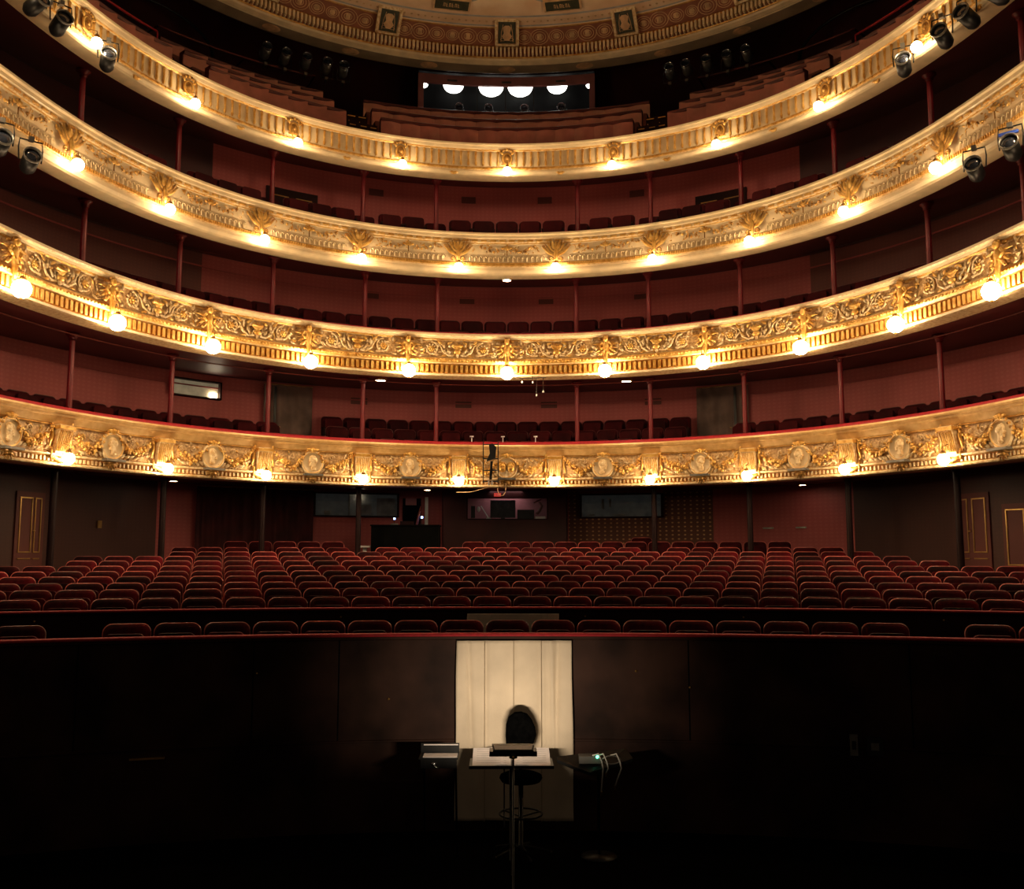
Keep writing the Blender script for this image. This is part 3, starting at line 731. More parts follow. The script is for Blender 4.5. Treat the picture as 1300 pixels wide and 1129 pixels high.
# ------------------------------------------------------------------ gallery benches on the topmost level
f4 = tmap(4)
BEN = [(-2.62, 2.62, 3, 'long central gallery bench, {r} row, below the projection window'),
       (-6.15, -3.35, 3, 'gallery bench block left of the projection window, {r} row'), (3.35, 6.15, 3, 'gallery bench block right of the projection window, {r} row'),
       (-11.2, -6.95, 2, 'gallery bench at the far left end of the top level, {r} row'), (6.95, 11.2, 2, 'gallery bench at the far right end of the top level, {r} row')]
for (a0, a1, nr, lab) in BEN:
    for r_ in range(nr):
        o = .55+.95*r_; zt = (12.45+.65*r_); a0_, a1_ = a0, a1
        m0 = (a0+a1)/2; s_ = float(a2s(4, m0)); x, y = plan(s_, TIER_OFF[4]+o)
        root = thing('gallery_bench', lab.format(r=['front','second','third'][r_]), 'bench', (float(x), float(y), zt-.85), 0, 'brown red benches on the topmost level')
        nseg = max(1, round((a1-a0)/.39)); g = (a1-a0)/nseg; b = B(f4)
        for i in range(nseg):
            aa = a0+i*g; pts = []; q = 7
            for u in range(q+1):
                xx = aa+g*u/q; bul = .034*math.sin(PI*u/q) if abs(m0) < 1 else .055*(u/q if m0 < 0 else 1-u/q)
                for (z_, dd) in ((zt-.50, 0), (zt-.25, .004), (zt-.02, 0)): pts.append((xx, z_, -o+.045+bul+dd*.5))
            b.add(pts, [(u*3+v, u*3+v+1, (u+1)*3+v+1, (u+1)*3+v) for u in range(q) for v in range(2)], 0, True)
        b.build('backrest', M['bench'], root, world=True)
        b = B(f4); b.sweep([(-o+.09, zt-.03), (-o+.10, zt+.0), (-o+.06, zt+.025), (-o-.10, zt+.02), (-o-.10, zt-.5), (-o+.0, zt-.5), (-o+.0, zt-.05), (-o+.08, zt-.05)], a0, a1, nseg*2, closed=True); b.build('top_rail', M['wood'], root, world=True)
        b = B(f4); dp_ = .24 if r_ == 0 else .40; b.sweep([(-o+.02, zt-.44), (-o+dp_, zt-.44), (-o+dp_, zt-.50), (-o+dp_-.04, zt-.86), (-o-.10, zt-.86)], a0, a1, nseg*2); b.build('seat', M['wood'], root, world=True)
# stepped gallery floor
b = B(f4); pr = [(-.25, 11.58)]
for r_ in range(3):
    o = .55+.95*r_; z = 12.45+.65*r_-.862; pr += [(-(o-.42), pr[-1][1]), (-(o-.42), z)]
pr += [(-4.3, pr[-1][1])]
b.sweep(pr, -13.2, 13.2, 90); struct(b.build('floor', M['carpet']))
# gallery aisle gates with gilt edging
for sg in (-1, 1):
    for (aa, nm, wh) in ((2.98, 'inner', 'beside the central bench block'), (6.55, 'outer', 'between the two outer bench blocks')):
        m0 = sg*aa; x, y = plan(float(a2s(4, m0)), TIER_OFF[4]+.8)
        root = thing('aisle_screen', f'dark panelled gallery aisle screen with gilt strips, {side(sg)} side, {wh}', 'screen', (float(x), float(y), 11.76), 0, 'aisle screens on the topmost level')
        b = B(f4); b.box(m0-.30, m0+.30, 11.62, 12.30, -.62, -.58, 0, 3); b.build('panel', M['darkwood'], root, world=True); b = B(f4); b.box(m0-.30, m0+.30, 12.30, 12.95, -1.62, -1.58, 0, 3); b.build('panel', M['darkwood'], root, world=True)
        b = B(f4)
        for q in (-.2, .02, .22):
            b.box(m0+q-.06, m0+q+.06, 12.22, 12.235, -.58, -.565); b.box(m0+q-.06, m0+q+.06, 12.08, 12.092, -.58, -.565)
            b.box(m0+q-.09, m0+q+.05, 12.90, 12.92, -1.58, -1.565); b.box(m0+q-.07, m0+q-.062, 12.5, 12.8, -1.58, -1.565)
        b.build('gilt_strip', M['gilt'], root, world=True)
    # raised handrail along the side gallery
    b = B(f4); b.tube([(sg*(6.9+.35*i), 12.95+.012*i, -1.0) for i in range(13)], .022, 0, 6)
    for i in (0, 6, 12): b.tube([(sg*(6.9+.35*i), 12.95+.012*i, -1.0), (sg*(6.9+.35*i), 11.75, -1.0)], .016, 0, 5)
    o = b.build('handrail', M['velvet']); tag(o, f'thin red handrail over the side benches of the top gallery, {side(sg)} side', 'handrail')
    # arched cable / pipe at the gallery wall
    b = B(f4); b.tube([(sg*(4.9+.9*(1-math.cos(PI*i/14))), 14.5+.75*math.sin(PI*i/14), -3.6) for i in range(15)], .03, 0, 6)
    o = b.build('hanging_cable', M['black']); tag(o, f'arched black cable against the gallery wall, {side(sg)} side above the benches', 'cable')

# ------------------------------------------------------------------ ceiling
CR_Y = 12.9
def cmap(P):    # (angle from straight back * 1 rad, z, radius)
    return np.c_[P[:,2]*np.sin(P[:,0]), CR_Y+P[:,2]*np.cos(P[:,0]), P[:,1]]
b = B(cmap); A0 = 1.9
b.sweep([(8.86,16.25),(8.86,14.62),(8.80,14.60)], -A0, A0, 90); struct(b.build('ceiling', M['walldark']))
b = B(cmap); b.sweep([(15.5,16.25),(8.8,16.25)], -A0, A0, 60); struct(b.build('ceiling', M['walldark']))
b = B(cmap)
b.sweep([(8.80,14.60,0),(8.43,14.60,1),(8.40,14.62,1),(8.36,14.60,1),(8.28,14.64,1),(8.26,14.68,2),(8.22,14.67,2),(8.20,14.69,3),(8.20,14.90,2),(8.24,14.91,2),(8.20,14.945,2),(8.17,14.945,4),(7.90,15.22,2),(7.86,15.225,5),(7.84,15.24,6),(7.80,15.25,7),(7.55,15.29,6),(7.50,15.30,5),(7.46,15.305,5),(6.2,15.50,5),(.01,15.7,5)], -A0, A0, 120)
struct(b.build('ceiling', [M['ceilgrey'], M['ivory'], M['gold'], M['scroll'], M['scroll'], M['ceil'], M['bluegrey'], M['ceil']]))
root = thing('ceiling_cornice', 'round painted ceiling cornice with gilt gallery of small balusters and scrollwork', 'cornice', (0, CR_Y+8.2, 14.6))
b = B(cmap); n = 270
for i in range(n):
    th = -1.55+3.1*(i+.5)/n; r = .0030
    b.box(th-r, th+r, 14.72, 14.885, 8.10, 8.20); b.box(th-r*.7, th+r*.7, 14.69, 14.715, 8.12, 8.22)
b.build('dentil_band', M['ivory'], root, world=True)
def cove(P):   # (angle, along the cove 0..1, lift) -> world
    r = 8.17-.27*P[:,1] - P[:,2]*.7; z = 14.945+.275*P[:,1] - P[:,2]*.7
    return np.c_[r*np.sin(P[:,0]), CR_Y+r*np.cos(P[:,0]), z]
for q in range(-9, 10):
    for part in (0,):
        base = q*.349
        if abs(base) > 1.6: continue
        b = B(cove)
        for j, off in enumerate((.050,.095,.145,.190,.235,.285)):
            th = base+off
            if j == 2+0 and False: continue
            R = (.38, .44, .36, .30, .44, .38)[j]
            sx = 1/8.0*.385
            b.ring((th, .5, .006), R, .0, 0, 4, 3) if False else None
            for rr in (R, R*.70, R*.42):
                P = [(th+sx*1.25*rr*math.cos(2*PI*i/18), .5+rr*math.sin(2*PI*i/18), .006) for i in range(18)]
                pts = []
                for (aa, vv, ll) in P:
                    an = math.atan2(vv-.5, (aa-th)/sx)
                    for e in (-.018, .018): pts.append((aa+sx*e*math.cos(an), vv+e*math.sin(an), .008))
                b.add(pts, [(2*i, 2*i+1, 2*((i+1)%18)+1, 2*((i+1)%18)) for i in range(18)], 0)
            pts = [(th+sx*.14*math.cos(2*PI*i/8)*(1+.3*(i % 2)), .5+.16*math.sin(2*PI*i/8)*(1+.3*(i % 2)), .008) for i in range(8)] + [(th, .5, .03)]
            b.add(pts, [(i, (i+1)%8, 8) for i in range(8)], 0)
        b.build('scroll_frieze', M['tan'], root, world=True)
# little rosettes under the rim
for q in range(-5, 6):
    th = q*.217; b = B(cmap)
    b.add([(th+.016*math.cos(2*PI*i/20)*r_, 14.595-.004*(k_), 8.61+.10*math.sin(2*PI*i/20)*r_) for k_, r_ in ((0,1.5),(3,1.2),(3,.9),(0,.7),(4,.4)) for i in range(20)], [(k_*20+i, k_*20+(i+1)%20, (k_+1)*20+(i+1)%20, (k_+1)*20+i) for k_ in range(4) for i in range(20)] + [tuple(80+i for i in range(20))], 0, True)
    b.build('rim_rosette', M['tan'], root, world=True)
# garland dots on the pale band and inner mouldings
b = B(cmap)
for i in range(-70, 71):
    th = i*.0205
    if abs(((th+.174) % .349)-.174) < .035: continue
    b.add([(th+.0035*math.cos(2*PI*k/6), 15.262, 7.68+.035*math.sin(2*PI*k/6)) for k in range(6)], [tuple(range(6))])
b.build('leaf_dots', M['tan'], root, world=True)
# framed panels standing over the cornice, green plaques
for q in range(-3, 4):
    th = q*.349; hw = .034
    root2 = thing('ceiling_panel', 'framed painted panel at the ceiling cornice, ' + ('on the centre line' if q == 0 else f'{ORD[abs(q)]} {side(q)} of the middle one'), 'panel', (8.1*math.sin(th), CR_Y+8.1*math.cos(th), 14.94), 0, 'framed panels around the ceiling cornice')
    def pm(P, th=th):  # (x across, u up the slope, lift)
        r = 8.10-.34*P[:,1]-P[:,2]*.7; z = 14.93+.33*P[:,1]-P[:,2]*.7
        x = P[:,0]; return np.c_[r*math.sin(th)+x*math.cos(th), CR_Y+r*math.cos(th)-x*math.sin(th), z]
    b = B(pm); b.box(-.28,.28,0,1.25,.0,.05); fr = b.build('panel_frame', M['tan'], root2, world=True)
    b = B(pm)
    for (x0,x1,y0,y1) in ((-.28,-.22,0,1.25),(.22,.28,0,1.25),(-.28,.28,0,.09),(-.28,.28,1.14,1.25)): b.box(x0,x1,y0,y1,.05,.09)
    b.box(-.31,.31,1.25,1.30,.0,.10)
    for k in range(5): b.blob((-.12+.06*k, 1.34+.03*(k % 2), .05), (.03,.05,.03), 0, 6, 4)
    b.build('moulding', M['cream'], root2, world=True)
    b = B(pm); b.box(-.20,.20,.11,1.12,.05,.06); b.build('painting', M['green'], root2, world=True)
    b = B(pm)
    b.poly([(-.05,.25),(.05,.25),(.12,.45),(.07,.60),(.10,.85),(.05,.95),(-.05,.95),(-.10,.85),(-.07,.60),(-.12,.45)], .06, .068)
    for sg in (-1, 1):
        b.ring((sg*.09, .3, .065), .06, .008, 0, 12, 4); b.tube([(sg*.14, .2, .065), (sg*.13, .6, .065), (sg*.09, 1.0, .065)], .008, 0, 4)
    b.build('painted_urn', M['tan'], root2, world=True)
for q in range(-4, 4):
    th = (q+.5)*.349 ; 
    def pm2(P, th=th):
        r = 7.30-P[:,1]; z = 15.335+.155*P[:,1]-.055-P[:,2]
        x = P[:,0]; return np.c_[r*math.sin(th)+x*math.cos(th), CR_Y+r*math.cos(th)-x*math.sin(th), z]
    n_ = int(abs(q+.5)+.5)
    root2 = thing('name_plaque', f'dark green name plaque on the painted ceiling, {ORD[n_]} {side(q+.5)} of centre', 'plaque', (7.2*math.sin(th), CR_Y+7.2*math.cos(th), 15.3), 0, 'green plaques on the painted ceiling')
    b = B(pm2); b.box(-.42,.42,-.02,.34,.0,.03); b.box(-.38,.38,.02,.30,.03,.035,1); b.build('plate', [M['tan'], M['green']], root2, world=True)
    b = B(pm2)      # faint gilt lettering, unreadable in the photograph: plain strokes of letter height
    for k in range(6):
        x0 = -.19+.065*k; b.box(x0, x0+.012, .10, .21, .035, .038)
        if k % 2 == 0: b.box(x0, x0+.04, .20, .212, .035, .038); b.box(x0+.03, x0+.042, .10, .21, .035, .038)
        else: b.box(x0, x0+.04, .10, .112, .035, .038); b.box(x0, x0+.035, .15, .162, .035, .038)
    b.build('lettering', M['tan'], root2, world=True)
# inner gilt guilloche rings with blue-grey outlines on the flat painted field
b = B(cmap)
for q in range(-4, 4):
    thc = (q+.5)*.349; cx_, cr = thc, 6.1
    for (R, wd, mi, dz) in ((1.02,.05,1,0),(.80,.16,0,.004)):
        pts = []
        for i in range(48):
            an = 2*PI*i/48
            for e in (-wd/2, wd/2):
                rr = R+e; X_ = rr*math.cos(an); Y_ = rr*math.sin(an); r = math.hypot(cr+Y_, X_); tt = math.atan2(X_, cr+Y_)
                pts.append((thc+tt, 15.5+(6.2-r)*.155-.02-dz, r))
        b.add(pts, [(2*i, 2*i+1, 2*((i+1)%48)+1, 2*((i+1)%48)) for i in range(48)], mi)
b.build('guilloche_rings', [M['gold'], M['bluegrey']], root, world=True)

# ------------------------------------------------------------------ pit wall, barriers, cloths
PR = 16.0
b = B(smap(PR)); root = thing('orchestra_pit_wall', 'dark panelled orchestra pit wall topped by a thin red velvet rail', 'barrier', (0, 10.8, 0), 0, None, 'thing')
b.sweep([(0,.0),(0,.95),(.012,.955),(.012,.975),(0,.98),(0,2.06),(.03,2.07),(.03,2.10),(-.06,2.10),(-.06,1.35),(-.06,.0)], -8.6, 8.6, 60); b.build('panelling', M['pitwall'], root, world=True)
b = B(smap(PR)); b.sweep([(.045,2.10),(.05,2.12),(.03,2.135),(-.05,2.135),(-.075,2.12),(-.07,2.10)], -8.6, 8.6, 60, smooth=True, closed=True); b.build('velvet_rail', M['velvet'], root, world=True)
for a in (-4.6,-2.82,-1.9,1.98,4.3,6.1):
    b = B(smap(PR)); b.box(a-.006, a+.006, .98, 2.06, .0, .006); b.build('panel_seam', M['blackcloth'], root, world=True)
for a, z in ((-2.78,1.72),(-1.35,1.42),(1.4,1.72),(1.99,1.55)):
    b = B(smap(PR)); b.lathe([(.001,.02),(.012,.016),(.014,.0)], (a, z, 0), 8); b.build('stud', M['gilt'], root, world=True)
b = B(smap(PR+1.25)); root = thing('stalls_barrier', 'second dark barrier with red velvet rail between front row and main stalls', 'barrier', (0, 12.05, 1.4), 0, None, 'thing')
b.sweep([(0,1.40),(0,2.30),(.02,2.31),(.02,2.33),(-.05,2.33),(-.05,1.4)], -8.6, 8.6, 60); b.build('panelling', M['darkwood'], root, world=True)
b = B(smap(PR+1.25)); b.sweep([(.03,2.33),(.035,2.345),(.02,2.357),(-.05,2.357),(-.06,2.345),(-.055,2.33)], -8.6, 8.6, 60, smooth=True, closed=True); b.build('velvet_rail', M['velvet'], root, world=True)
for a in (-7.4,-5.6,-2.1,.95,2.9,5.2,7.0):
    b = B(smap(PR+1.25)); b.lathe([(.001,.02),(.010,.016),(.012,.0)], (a, 2.24, .0), 8); b.build('stud', M['gilt'], root, world=True)

def cloth(name, lab, f, x0, x1, z0, z1, d, seed, amp):
    b = B(f); nx, nz = 64, 48; r_ = random.Random(seed); pts = []
    creases = [(.10,.35),(.24,.0),(.25,.05),(.49,.0),(.73,.0),(.74,.1),(.88,-.25),(.82,.2)]
    for i in range(nz+1):
        v = i/nz; z = z1+(z0-z1)*v
        for j in range(nx+1):
            u = j/nx; x = x0+(x1-x0)*u
            x += .012*v*(1 if u > .5 else -1)*abs(u-.5)*2 + .004*math.sin(9*v+3)*(1 if u in (0, 1) else 0)
            h = 0
            for k, (c, sl) in enumerate(creases):
                q = (u-c-sl*.18*v)/ (.012 if k % 2 else .02); h += amp*(.55 if k in (1,3,4) else .9)*math.exp(-q*q)*(.3+.7*math.sin(PI*min(1, .25+v*.9))) * (1 if k % 2 else -1)
            h += amp*.9*math.sin(u*7+v*2.3)*math.sin(v*3+.4) + amp*.35*math.sin(u*19+v*5)
            pts.append((x, z+ (.006*math.sin(u*5) if i == nz else 0), d+.015+h))
    b.add(pts, [(i*(nx+1)+j, i*(nx+1)+j+1, (i+1)*(nx+1)+j+1, (i+1)*(nx+1)+j) for i in range(nz) for j in range(nx)], 0, True)
    o = b.build(name, M['sheet']); o_ = o
    if nz and z1 < 2.2:
        for u in (.245, .495, .735):
            b2 = B(f); x = x0+(x1-x0)*u; b2.tube([(x, z0+(z1-z0)*q/20, d+.050+.006*math.sin(q)) for q in range(21)], .0035, 0, 4); b2.v = b2.v; sm_ = b2.build('seam', M['sheetseam'], o, world=True)  # thin darker lines carry the shade of the vertical creases
    md = o.modifiers.new('thickness', 'SOLIDIFY'); md.thickness = .004
    tag(o, lab, 'cloth'); return o
cloth('hanging_sheet', 'tall cream cloth sheet hanging on the orchestra pit wall behind the music stand', smap(PR), -.60, .685, .12, 2.055, .05, 3, .034)
cloth('hanging_sheet', 'short cream cloth draped over the stalls barrier behind the front row', smap(PR+1.25), -.53, .62, 1.75, 2.275, .02, 5, .006)
# small fittings on the pit wall
def box_thing(name, lab, cat, f, x0, x1, z0, z1, d0, d1, m_, m2=None):
    root = None; b = B(f); b.box(x0, x1, z0, z1, d0, d1, 0)
    b.box(x0+(x1-x0)*.25, x1-(x1-x0)*.25, z0+(z1-z0)*.3, z1-(z1-z0)*.3, d1, d1+.006, 1)
    o = b.build(name, [M[m_], M[m2 or 'black']]); return tag(o, lab, cat)
box_thing('wall_socket', 'pale metal socket plate low on the dark pit wall, right of the music stands', 'socket', smap(PR), 3.66, 3.74, .88, 1.10, .0, .03, 'grey')
box_thing('connection_box', 'small dark connection box beside the pale socket plate on the pit wall', 'box', smap(PR), 3.83, 3.99, .89, 1.08, .0, .05, 'black', 'grey')
box_thing('metal_bar', 'short horizontal brass bar low on the pit wall, far left', 'bar', smap(PR), -4.05, -3.70, .86, .88, .0, .03, 'gilt', 'gilt')

# ------------------------------------------------------------------ conductor's place
root = thing('conductor_chair', 'high black swivel chair with rounded backrest and ring footrest before the sheet', 'chair', (.10, 10.15, 0))
b = B(lambda P: np.c_[P[:,0], P[:,2]*-1, P[:,1]])
out = [(-.145,.99),(-.155,1.12),(-.15,1.24),(-.12,1.32),(-.06,1.365),(.01,1.37),(.07,1.35),(.12,1.29),(.155,1.21),(.165,1.14),(.14,1.06),(.10,1.0),(.05,.985),(-.05,.985)]
n = len(out); pts = []
for d, sc_ in ((-.05,.90),(-.045,1.0),(.0,1.0),(.02,.93),(.03,.7)): pts += [(x*sc_, 1.17+(z-1.17)*sc_, d) for x, z in out]
b.add(pts, [(j*n+i, j*n+(i+1)%n, (j+1)*n+(i+1)%n, (j+1)*n+i) for j in range(4) for i in range(n)] + [tuple(range(n)), tuple(4*n+i for i in range(n))], 0, True); b.build('backrest', M['chairblack'], root)
b = B(); b.lathe([(.001,.80),(.16,.80),(.21,.78),(.22,.75),(.20,.72),(.001,.71)], (0,-.20,0), 20); b.build('seat', M['chairblack'], root)
b = B(); b.tube([(0,-.20,.06),(0,-.20,.72)], .026, 0, 10); b.tube([(0,-.20,.70),(0,.0,.72),(0,.07,.85),(0,.06,1.05)], .018, 0, 6); b.build('post', M['black'], root)
b = B(); P = [(.215*math.cos(2*PI*i/28), -.20+.215*math.sin(2*PI*i/28), .40) for i in range(28)]; b.tube(P, .011, 0, 6, closed=True)
for i in range(3): an = 2*PI*i/3+.4; b.tube([(0,-.20,.37),(.21*math.cos(an), -.20+.21*math.sin(an), .40)], .009, 0, 5)
b.build('footrest_ring', M['black'], root)
for i in range(5):
    an = 2*PI*i/5; b = B(); b.tube([(0,-.20,.09),(.30*math.cos(an), -.20+.30*math.sin(an), .03)], [.022,.014], 0, 6); b.blob((.30*math.cos(an), -.20+.30*math.sin(an), .022), (.02,.02,.02), 0, 6, 5); b.build('base_leg', M['black'], root)

root = thing('conductor_desk', 'wide black conductor music desk standing in front of the sheet', 'music stand', (0.0, 9.62, 0))
b = B(); b.box(-.41,.41,-.20,.22,.955,.967); b.box(-.41,.41,-.215,-.20,.955,.985); b.build('desk_plate', M['black'], root)
b = B(); b.tube([(.0,.0,.05),(.0,.0,.95)], .02, 0, 8); b.tube([(-.07,.02,.35),(-.07,.02,.95)], .008, 0, 6); b.build('pole', M['black'], root)
for i in range(3):
    an = 2*PI*i/3+PI/6; b = B(); b.tube([(0,0,.20),(.30*math.cos(an),.30*math.sin(an),.012)], .011, 0, 6); b.build('leg', M['black'], root)
root = thing('open_score', 'large open score with grey white pages lying on the conductor desk', 'score', (0, 9.62, .968))
for sg in (-1, 1):
    b = B(); pts = []
    for i in range(9):
        u = i/8; x = sg*(.005+.375*u); z = .008+.022*math.sin(PI*min(1, u*1.6+.1))*(1-u*.5)
        for y in (-.19, .19): pts.append((x, y, z+ (y+.19)*.26))
    for i in range(9): pts += [(pts[2*i][0], -.19, 0), (pts[2*i+1][0], .19, 0)]
    fs = [(2*i, 2*i+1, 2*i+3, 2*i+2) for i in range(8)] + [(18+2*i, 18+2*i+2, 2*i+2, 2*i) for i in range(8)] + [(19+2*i, 19+2*i+2, 2*i+3, 2*i+1) for i in range(8)] + [(16,17,35,34), (0,1,19,18)]
    b.add(pts, fs, 0, False)
    for k in range(7): b.box(min(sg*.05, sg*.34), max(sg*.05, sg*.34), -.15+.045*k, -.148+.045*k, .036+.0117*k, .037+.0117*k, 1)
    b.build('page', [M['paper'], M['grey']], root)
root = thing('music_stand', 'slim black music stand with a hooded stand lamp in front of the score', 'music stand', (0.0, 7.97, 0))
b = B(); b.tube([(0,0,.05),(0,0,1.38)], .009, 0, 8); b.build('pole', M['black'], root)
b = B(); b.lathe([(.001,.045),(.026,.04),(.034,.0),(.001,-.0)], (0,0,1.355), 10); b.blob((0,-.018,1.365), (.018,.015,.018), 1, 8, 6); b.build('clamp', [M['black'], M['gilt']], root)
b = B(); b.box(-.195,.195,-.02,.20,1.388,1.396); b.box(-.195,.195,-.02,-.01,1.37,1.41); b.build('desk_plate', M['black'], root)
b = B(); b.add([(-.15,-.015,1.425),(.15,-.015,1.425),(.16,.04,1.447),(-.16,.04,1.447)], [(0,1,2,3)]); b.build('sheet_music', M['paper'], root)
for i in range(3):
    an = 2*PI*i/3-PI/2; b = B(); b.tube([(0,0,.22),(.26*math.cos(an),.26*math.sin(an),.012)], .009, 0, 6); b.build('leg', M['black'], root)
b = B(); b.add([(-.165,-.018,1.40),(.165,-.018,1.40),(.165,-.018,1.42),(-.165,-.018,1.42),(-.175,.05,1.446),(.175,.05,1.446),(-.175,.09,1.452),(.175,.09,1.452)], [(0,1,2,3),(3,2,5,4),(4,5,7,6)]); b.build('lamp_hood', M['black'], root)
ld = bpy.data.lights.new('stand_lamp', 'AREA'); ld.shape = 'RECTANGLE'; ld.size = .24; ld.size_y = .02; ld.energy = 15; ld.color = (1,.80,.58); ld.spread = math.radians(86)
lo = bpy.data.objects.new('stand_lamp_light', ld); C.objects.link(lo); lo.location = (0,.075,1.428); lo.rotation_euler = (PI/2-.02,0,0); lo.parent = root
# second desk at the side with a lit paper edge
root = thing('side_music_desk', 'small black desk with a white-edged folder, left of the cream sheet', 'desk', (-.73, 9.85, 0))
b = B(); b.box(-.19,.20,-.16,.14,.985,1.0); b.box(-.19,.20,.12,.14,1.0,1.09); b.box(-.17,.19,-.16,-.14,.90,.985); b.build('desk_plate', M['black'], root)
b = B(); b.box(-.15,.19,-.13,.05,1.0,1.006); b.box(-.16,.19,.095,.12,1.075,1.083); b.build('folder', M['paper'], root)
b = B(); b.blob((-.04,-.165,.945), (.03,.015,.02), 0, 8, 5); b.tube([(-.05,-.17,.94),(-.01,-.19,.92),(.02,-.17,.90)], .006, 0, 5); b.build('latch', M['chrome'], root)
for x_ in (-.15, .17):
    b = B(); b.tube([(x_,.0,.985),(x_+.02,.02,.0)], .012, 0, 6); b.build('leg', M['black'], root)
# small mixer and cables
root = thing('cable_tray_stand', 'black tilted equipment tray with cables and green light, right of the cream sheet', 'equipment stand', (.88, 9.85, 0))
b = B(); b.add([(-.42,-.05,.96),(-.10,-.17,.86),(.34,-.10,.98),(.30,.14,1.03),(-.05,.14,.99),(-.42,.0,.98)] + [(-.42,-.05,.93),(-.10,-.17,.83),(.34,-.10,.95),(.30,.14,1.0),(-.05,.14,.96),(-.42,.0,.95)], [(0,1,2,3,4,5),(6,7,8,9,10,11)] + [(i,(i+1)%6,6+(i+1)%6,6+i) for i in range(6)]); b.build('tray', M['black'], root)
b = B(); b.box(-.20,.02,-.10,.04,.93,1.0); b.build('mixer', M['grey'], root)
b = B(); b.blob((-.02,-.12,1.0), (.016,.012,.016), 0, 8, 6); b.build('indicator', M['greenled'], root)
for (x_, L) in ((.02,.30),(.07,.12),(.20,.24)):
    b = B(); b.tube([(x_-.08,-.05,1.0),(x_-.03,-.12,1.03),(x_,-.17,.96),(x_+.01,-.18,.90),(x_-.01 if x_ < .15 else x_-.05,-.18,.98-L)], .007, 0, 5)
    e = (x_-.01 if x_ < .15 else x_-.05); b.tube([(e,-.18,.98-L),(e,-.18,.94-L)], .011, 1, 6); b.build('cable', [M['white'], M['gilt']], root)
b = B(); P = [(.12+.09*math.cos(2*PI*i/16), -.12, .97+.04*math.sin(2*PI*i/16)) for i in range(16)]; b.tube(P, .007, 0, 5, closed=True); b.build('cable_coil', M['grey'], root)
b = B(); b.tube([(.0,.0,.93),(.0,.0,.03)], .015, 0, 8); b.lathe([(.001,.0),(.18,.0),(.18,.02),(.02,.04)], (0,0,0), 16); b.build('pedestal', M['black'], root)

# ------------------------------------------------------------------ stalls back wall: windows, booth, doors, curtain
W0 = wmap(4.0, 2.5)
def window(name, s0, s1, z0, z1, lab, inside='roomgrey', seg=6, f=W0, m_frame='darkwood'):
    root = bpy.data.objects.new(name, None); C.objects.link(root); x, y, z = f(np.array([[(s0+s1)/2, z0, 0]]))[0]; root.location = (x, y, z); struct(root, lab)
    b = B(f); b.sweep([(.01,z0),(.01,z1)], s0, s1, seg); b.build('window_recess', M[inside], root, world=True)
    b = B(f)
    for (a0,a1,y0,y1) in ((s0-.03,s1+.03,z0-.03,z0),(s0-.03,s1+.03,z1,z1+.03),(s0-.03,s0,z0,z1),(s1,s1+.03,z0,z1)): b.box(a0,a1,y0,y1,.0,.13,0,seg)
    b.build('window_frame', M[m_frame], root, world=True)
    b = B(f); b.sweep([(.10,z0),(.10,z1)], s0, s1, seg); b.build('window_pane', M['glass'], root, world=True)
    return root
r = window('window_1', -3.15, -1.82, 3.97, 4.50, 'dark control room window left of the sound desk')
b = B(W0)
for (a,w_,z_,h_) in ((-2.0,.30,3.99,.42),(-2.35,.22,4.0,.25),(-2.95,.10,3.98,.10),(-2.6,.02,3.98,.52)): b.box(a-w_/2,a+w_/2,z_,z_+h_,.015,.04)
b.build('rack_unit', M['grey'], r, world=True)
b = B(W0); b.box(-2.47,-2.41,4.46,4.49,.05,.08); b.build('window_lamp', M['down'], r, world=True)
r = window('window_2', 1.27, 2.58, 3.96, 4.50, 'dark control room window right of the booth')
b = B(W0)
for (a,w_,z_,h_) in ((1.42,.12,3.98,.05),(1.62,.04,4.15,.25),(1.74,.03,4.2,.2),(1.9,.2,3.98,.04)): b.box(a-w_/2,a+w_/2,z_,z_+h_,.015,.04)
b.build('rack_unit', M['grey'], r, world=True)
# gilt lattice wallpaper around window 2
for (a0,a1,z0,z1) in ((1.24,3.4,2.6,3.93),(2.61,3.4,3.93,4.6),(1.05,1.24,2.6,4.6)):
    b = B(W0); b.sweep([(.012,z0),(.012,z1)], a0, a1, 8); struct(b.build('wall_back', M['lattice']))
# curved dark red booth front in the middle with its window
b = B(W0); bz0, bz1 = 3.90, 4.40
for (a0,a1,z0,z1) in ((-1.07,1.03,2.5,bz0),(-1.07,1.03,bz1,4.62),(-1.07,-.66,bz0,bz1),(.70,1.03,bz0,bz1)): b.box(a0,a1,z0,z1,.50,.56,0,6)
b.box(-1.07,-1.02,2.5,4.62,.0,.5); b.box(.98,1.03,2.5,4.62,.0,.5)
struct(b.build('wall_booth', M['walldark']))
r = bpy.data.objects.new('window_3', None); C.objects.link(r); r.location = (0, 23.4, bz0); struct(r, 'middle control booth window with monitor and pink wall')
b = B(W0); b.sweep([(.53,bz0),(.53,bz1)], -.66, .70, 6); b.build('window_pane', M['glass'], r, world=True)
b = B(W0); b.box(-.68,-.66,bz0-.02,bz1+.02,.5,.57); b.box(.70,.72,bz0-.02,bz1+.02,.5,.57); b.box(-.68,.72,bz0-.02,bz0,.5,.58,0,4); b.build('window_frame', M['darkwood'], r, world=True)
b = B(W0); b.sweep([(.03,2.6),(.03,4.6)], -1.0, .97, 6); b.build('window_recess', M['roompink'], r, world=True)
def wpos(f, s_, z, d): return tuple(float(v) for v in f(np.array([[s_, z, d]]))[0])
root = thing('monitor', 'black monitor screen inside the middle booth window', 'monitor', wpos(W0, .03, 3.6, .35)); b = B(W0); b.box(-.27,.16,3.93,4.37,.33,.37); b.build('casing', M['black'], root, world=True); b = B(W0); b.box(-.25,.14,3.97,4.34,.37,.375); b.build('screen', M['screen'], root, world=True); b = B(W0); b.box(-.09,-.02,3.6,3.93,.33,.36); b.build('stand', M['black'], root, world=True)
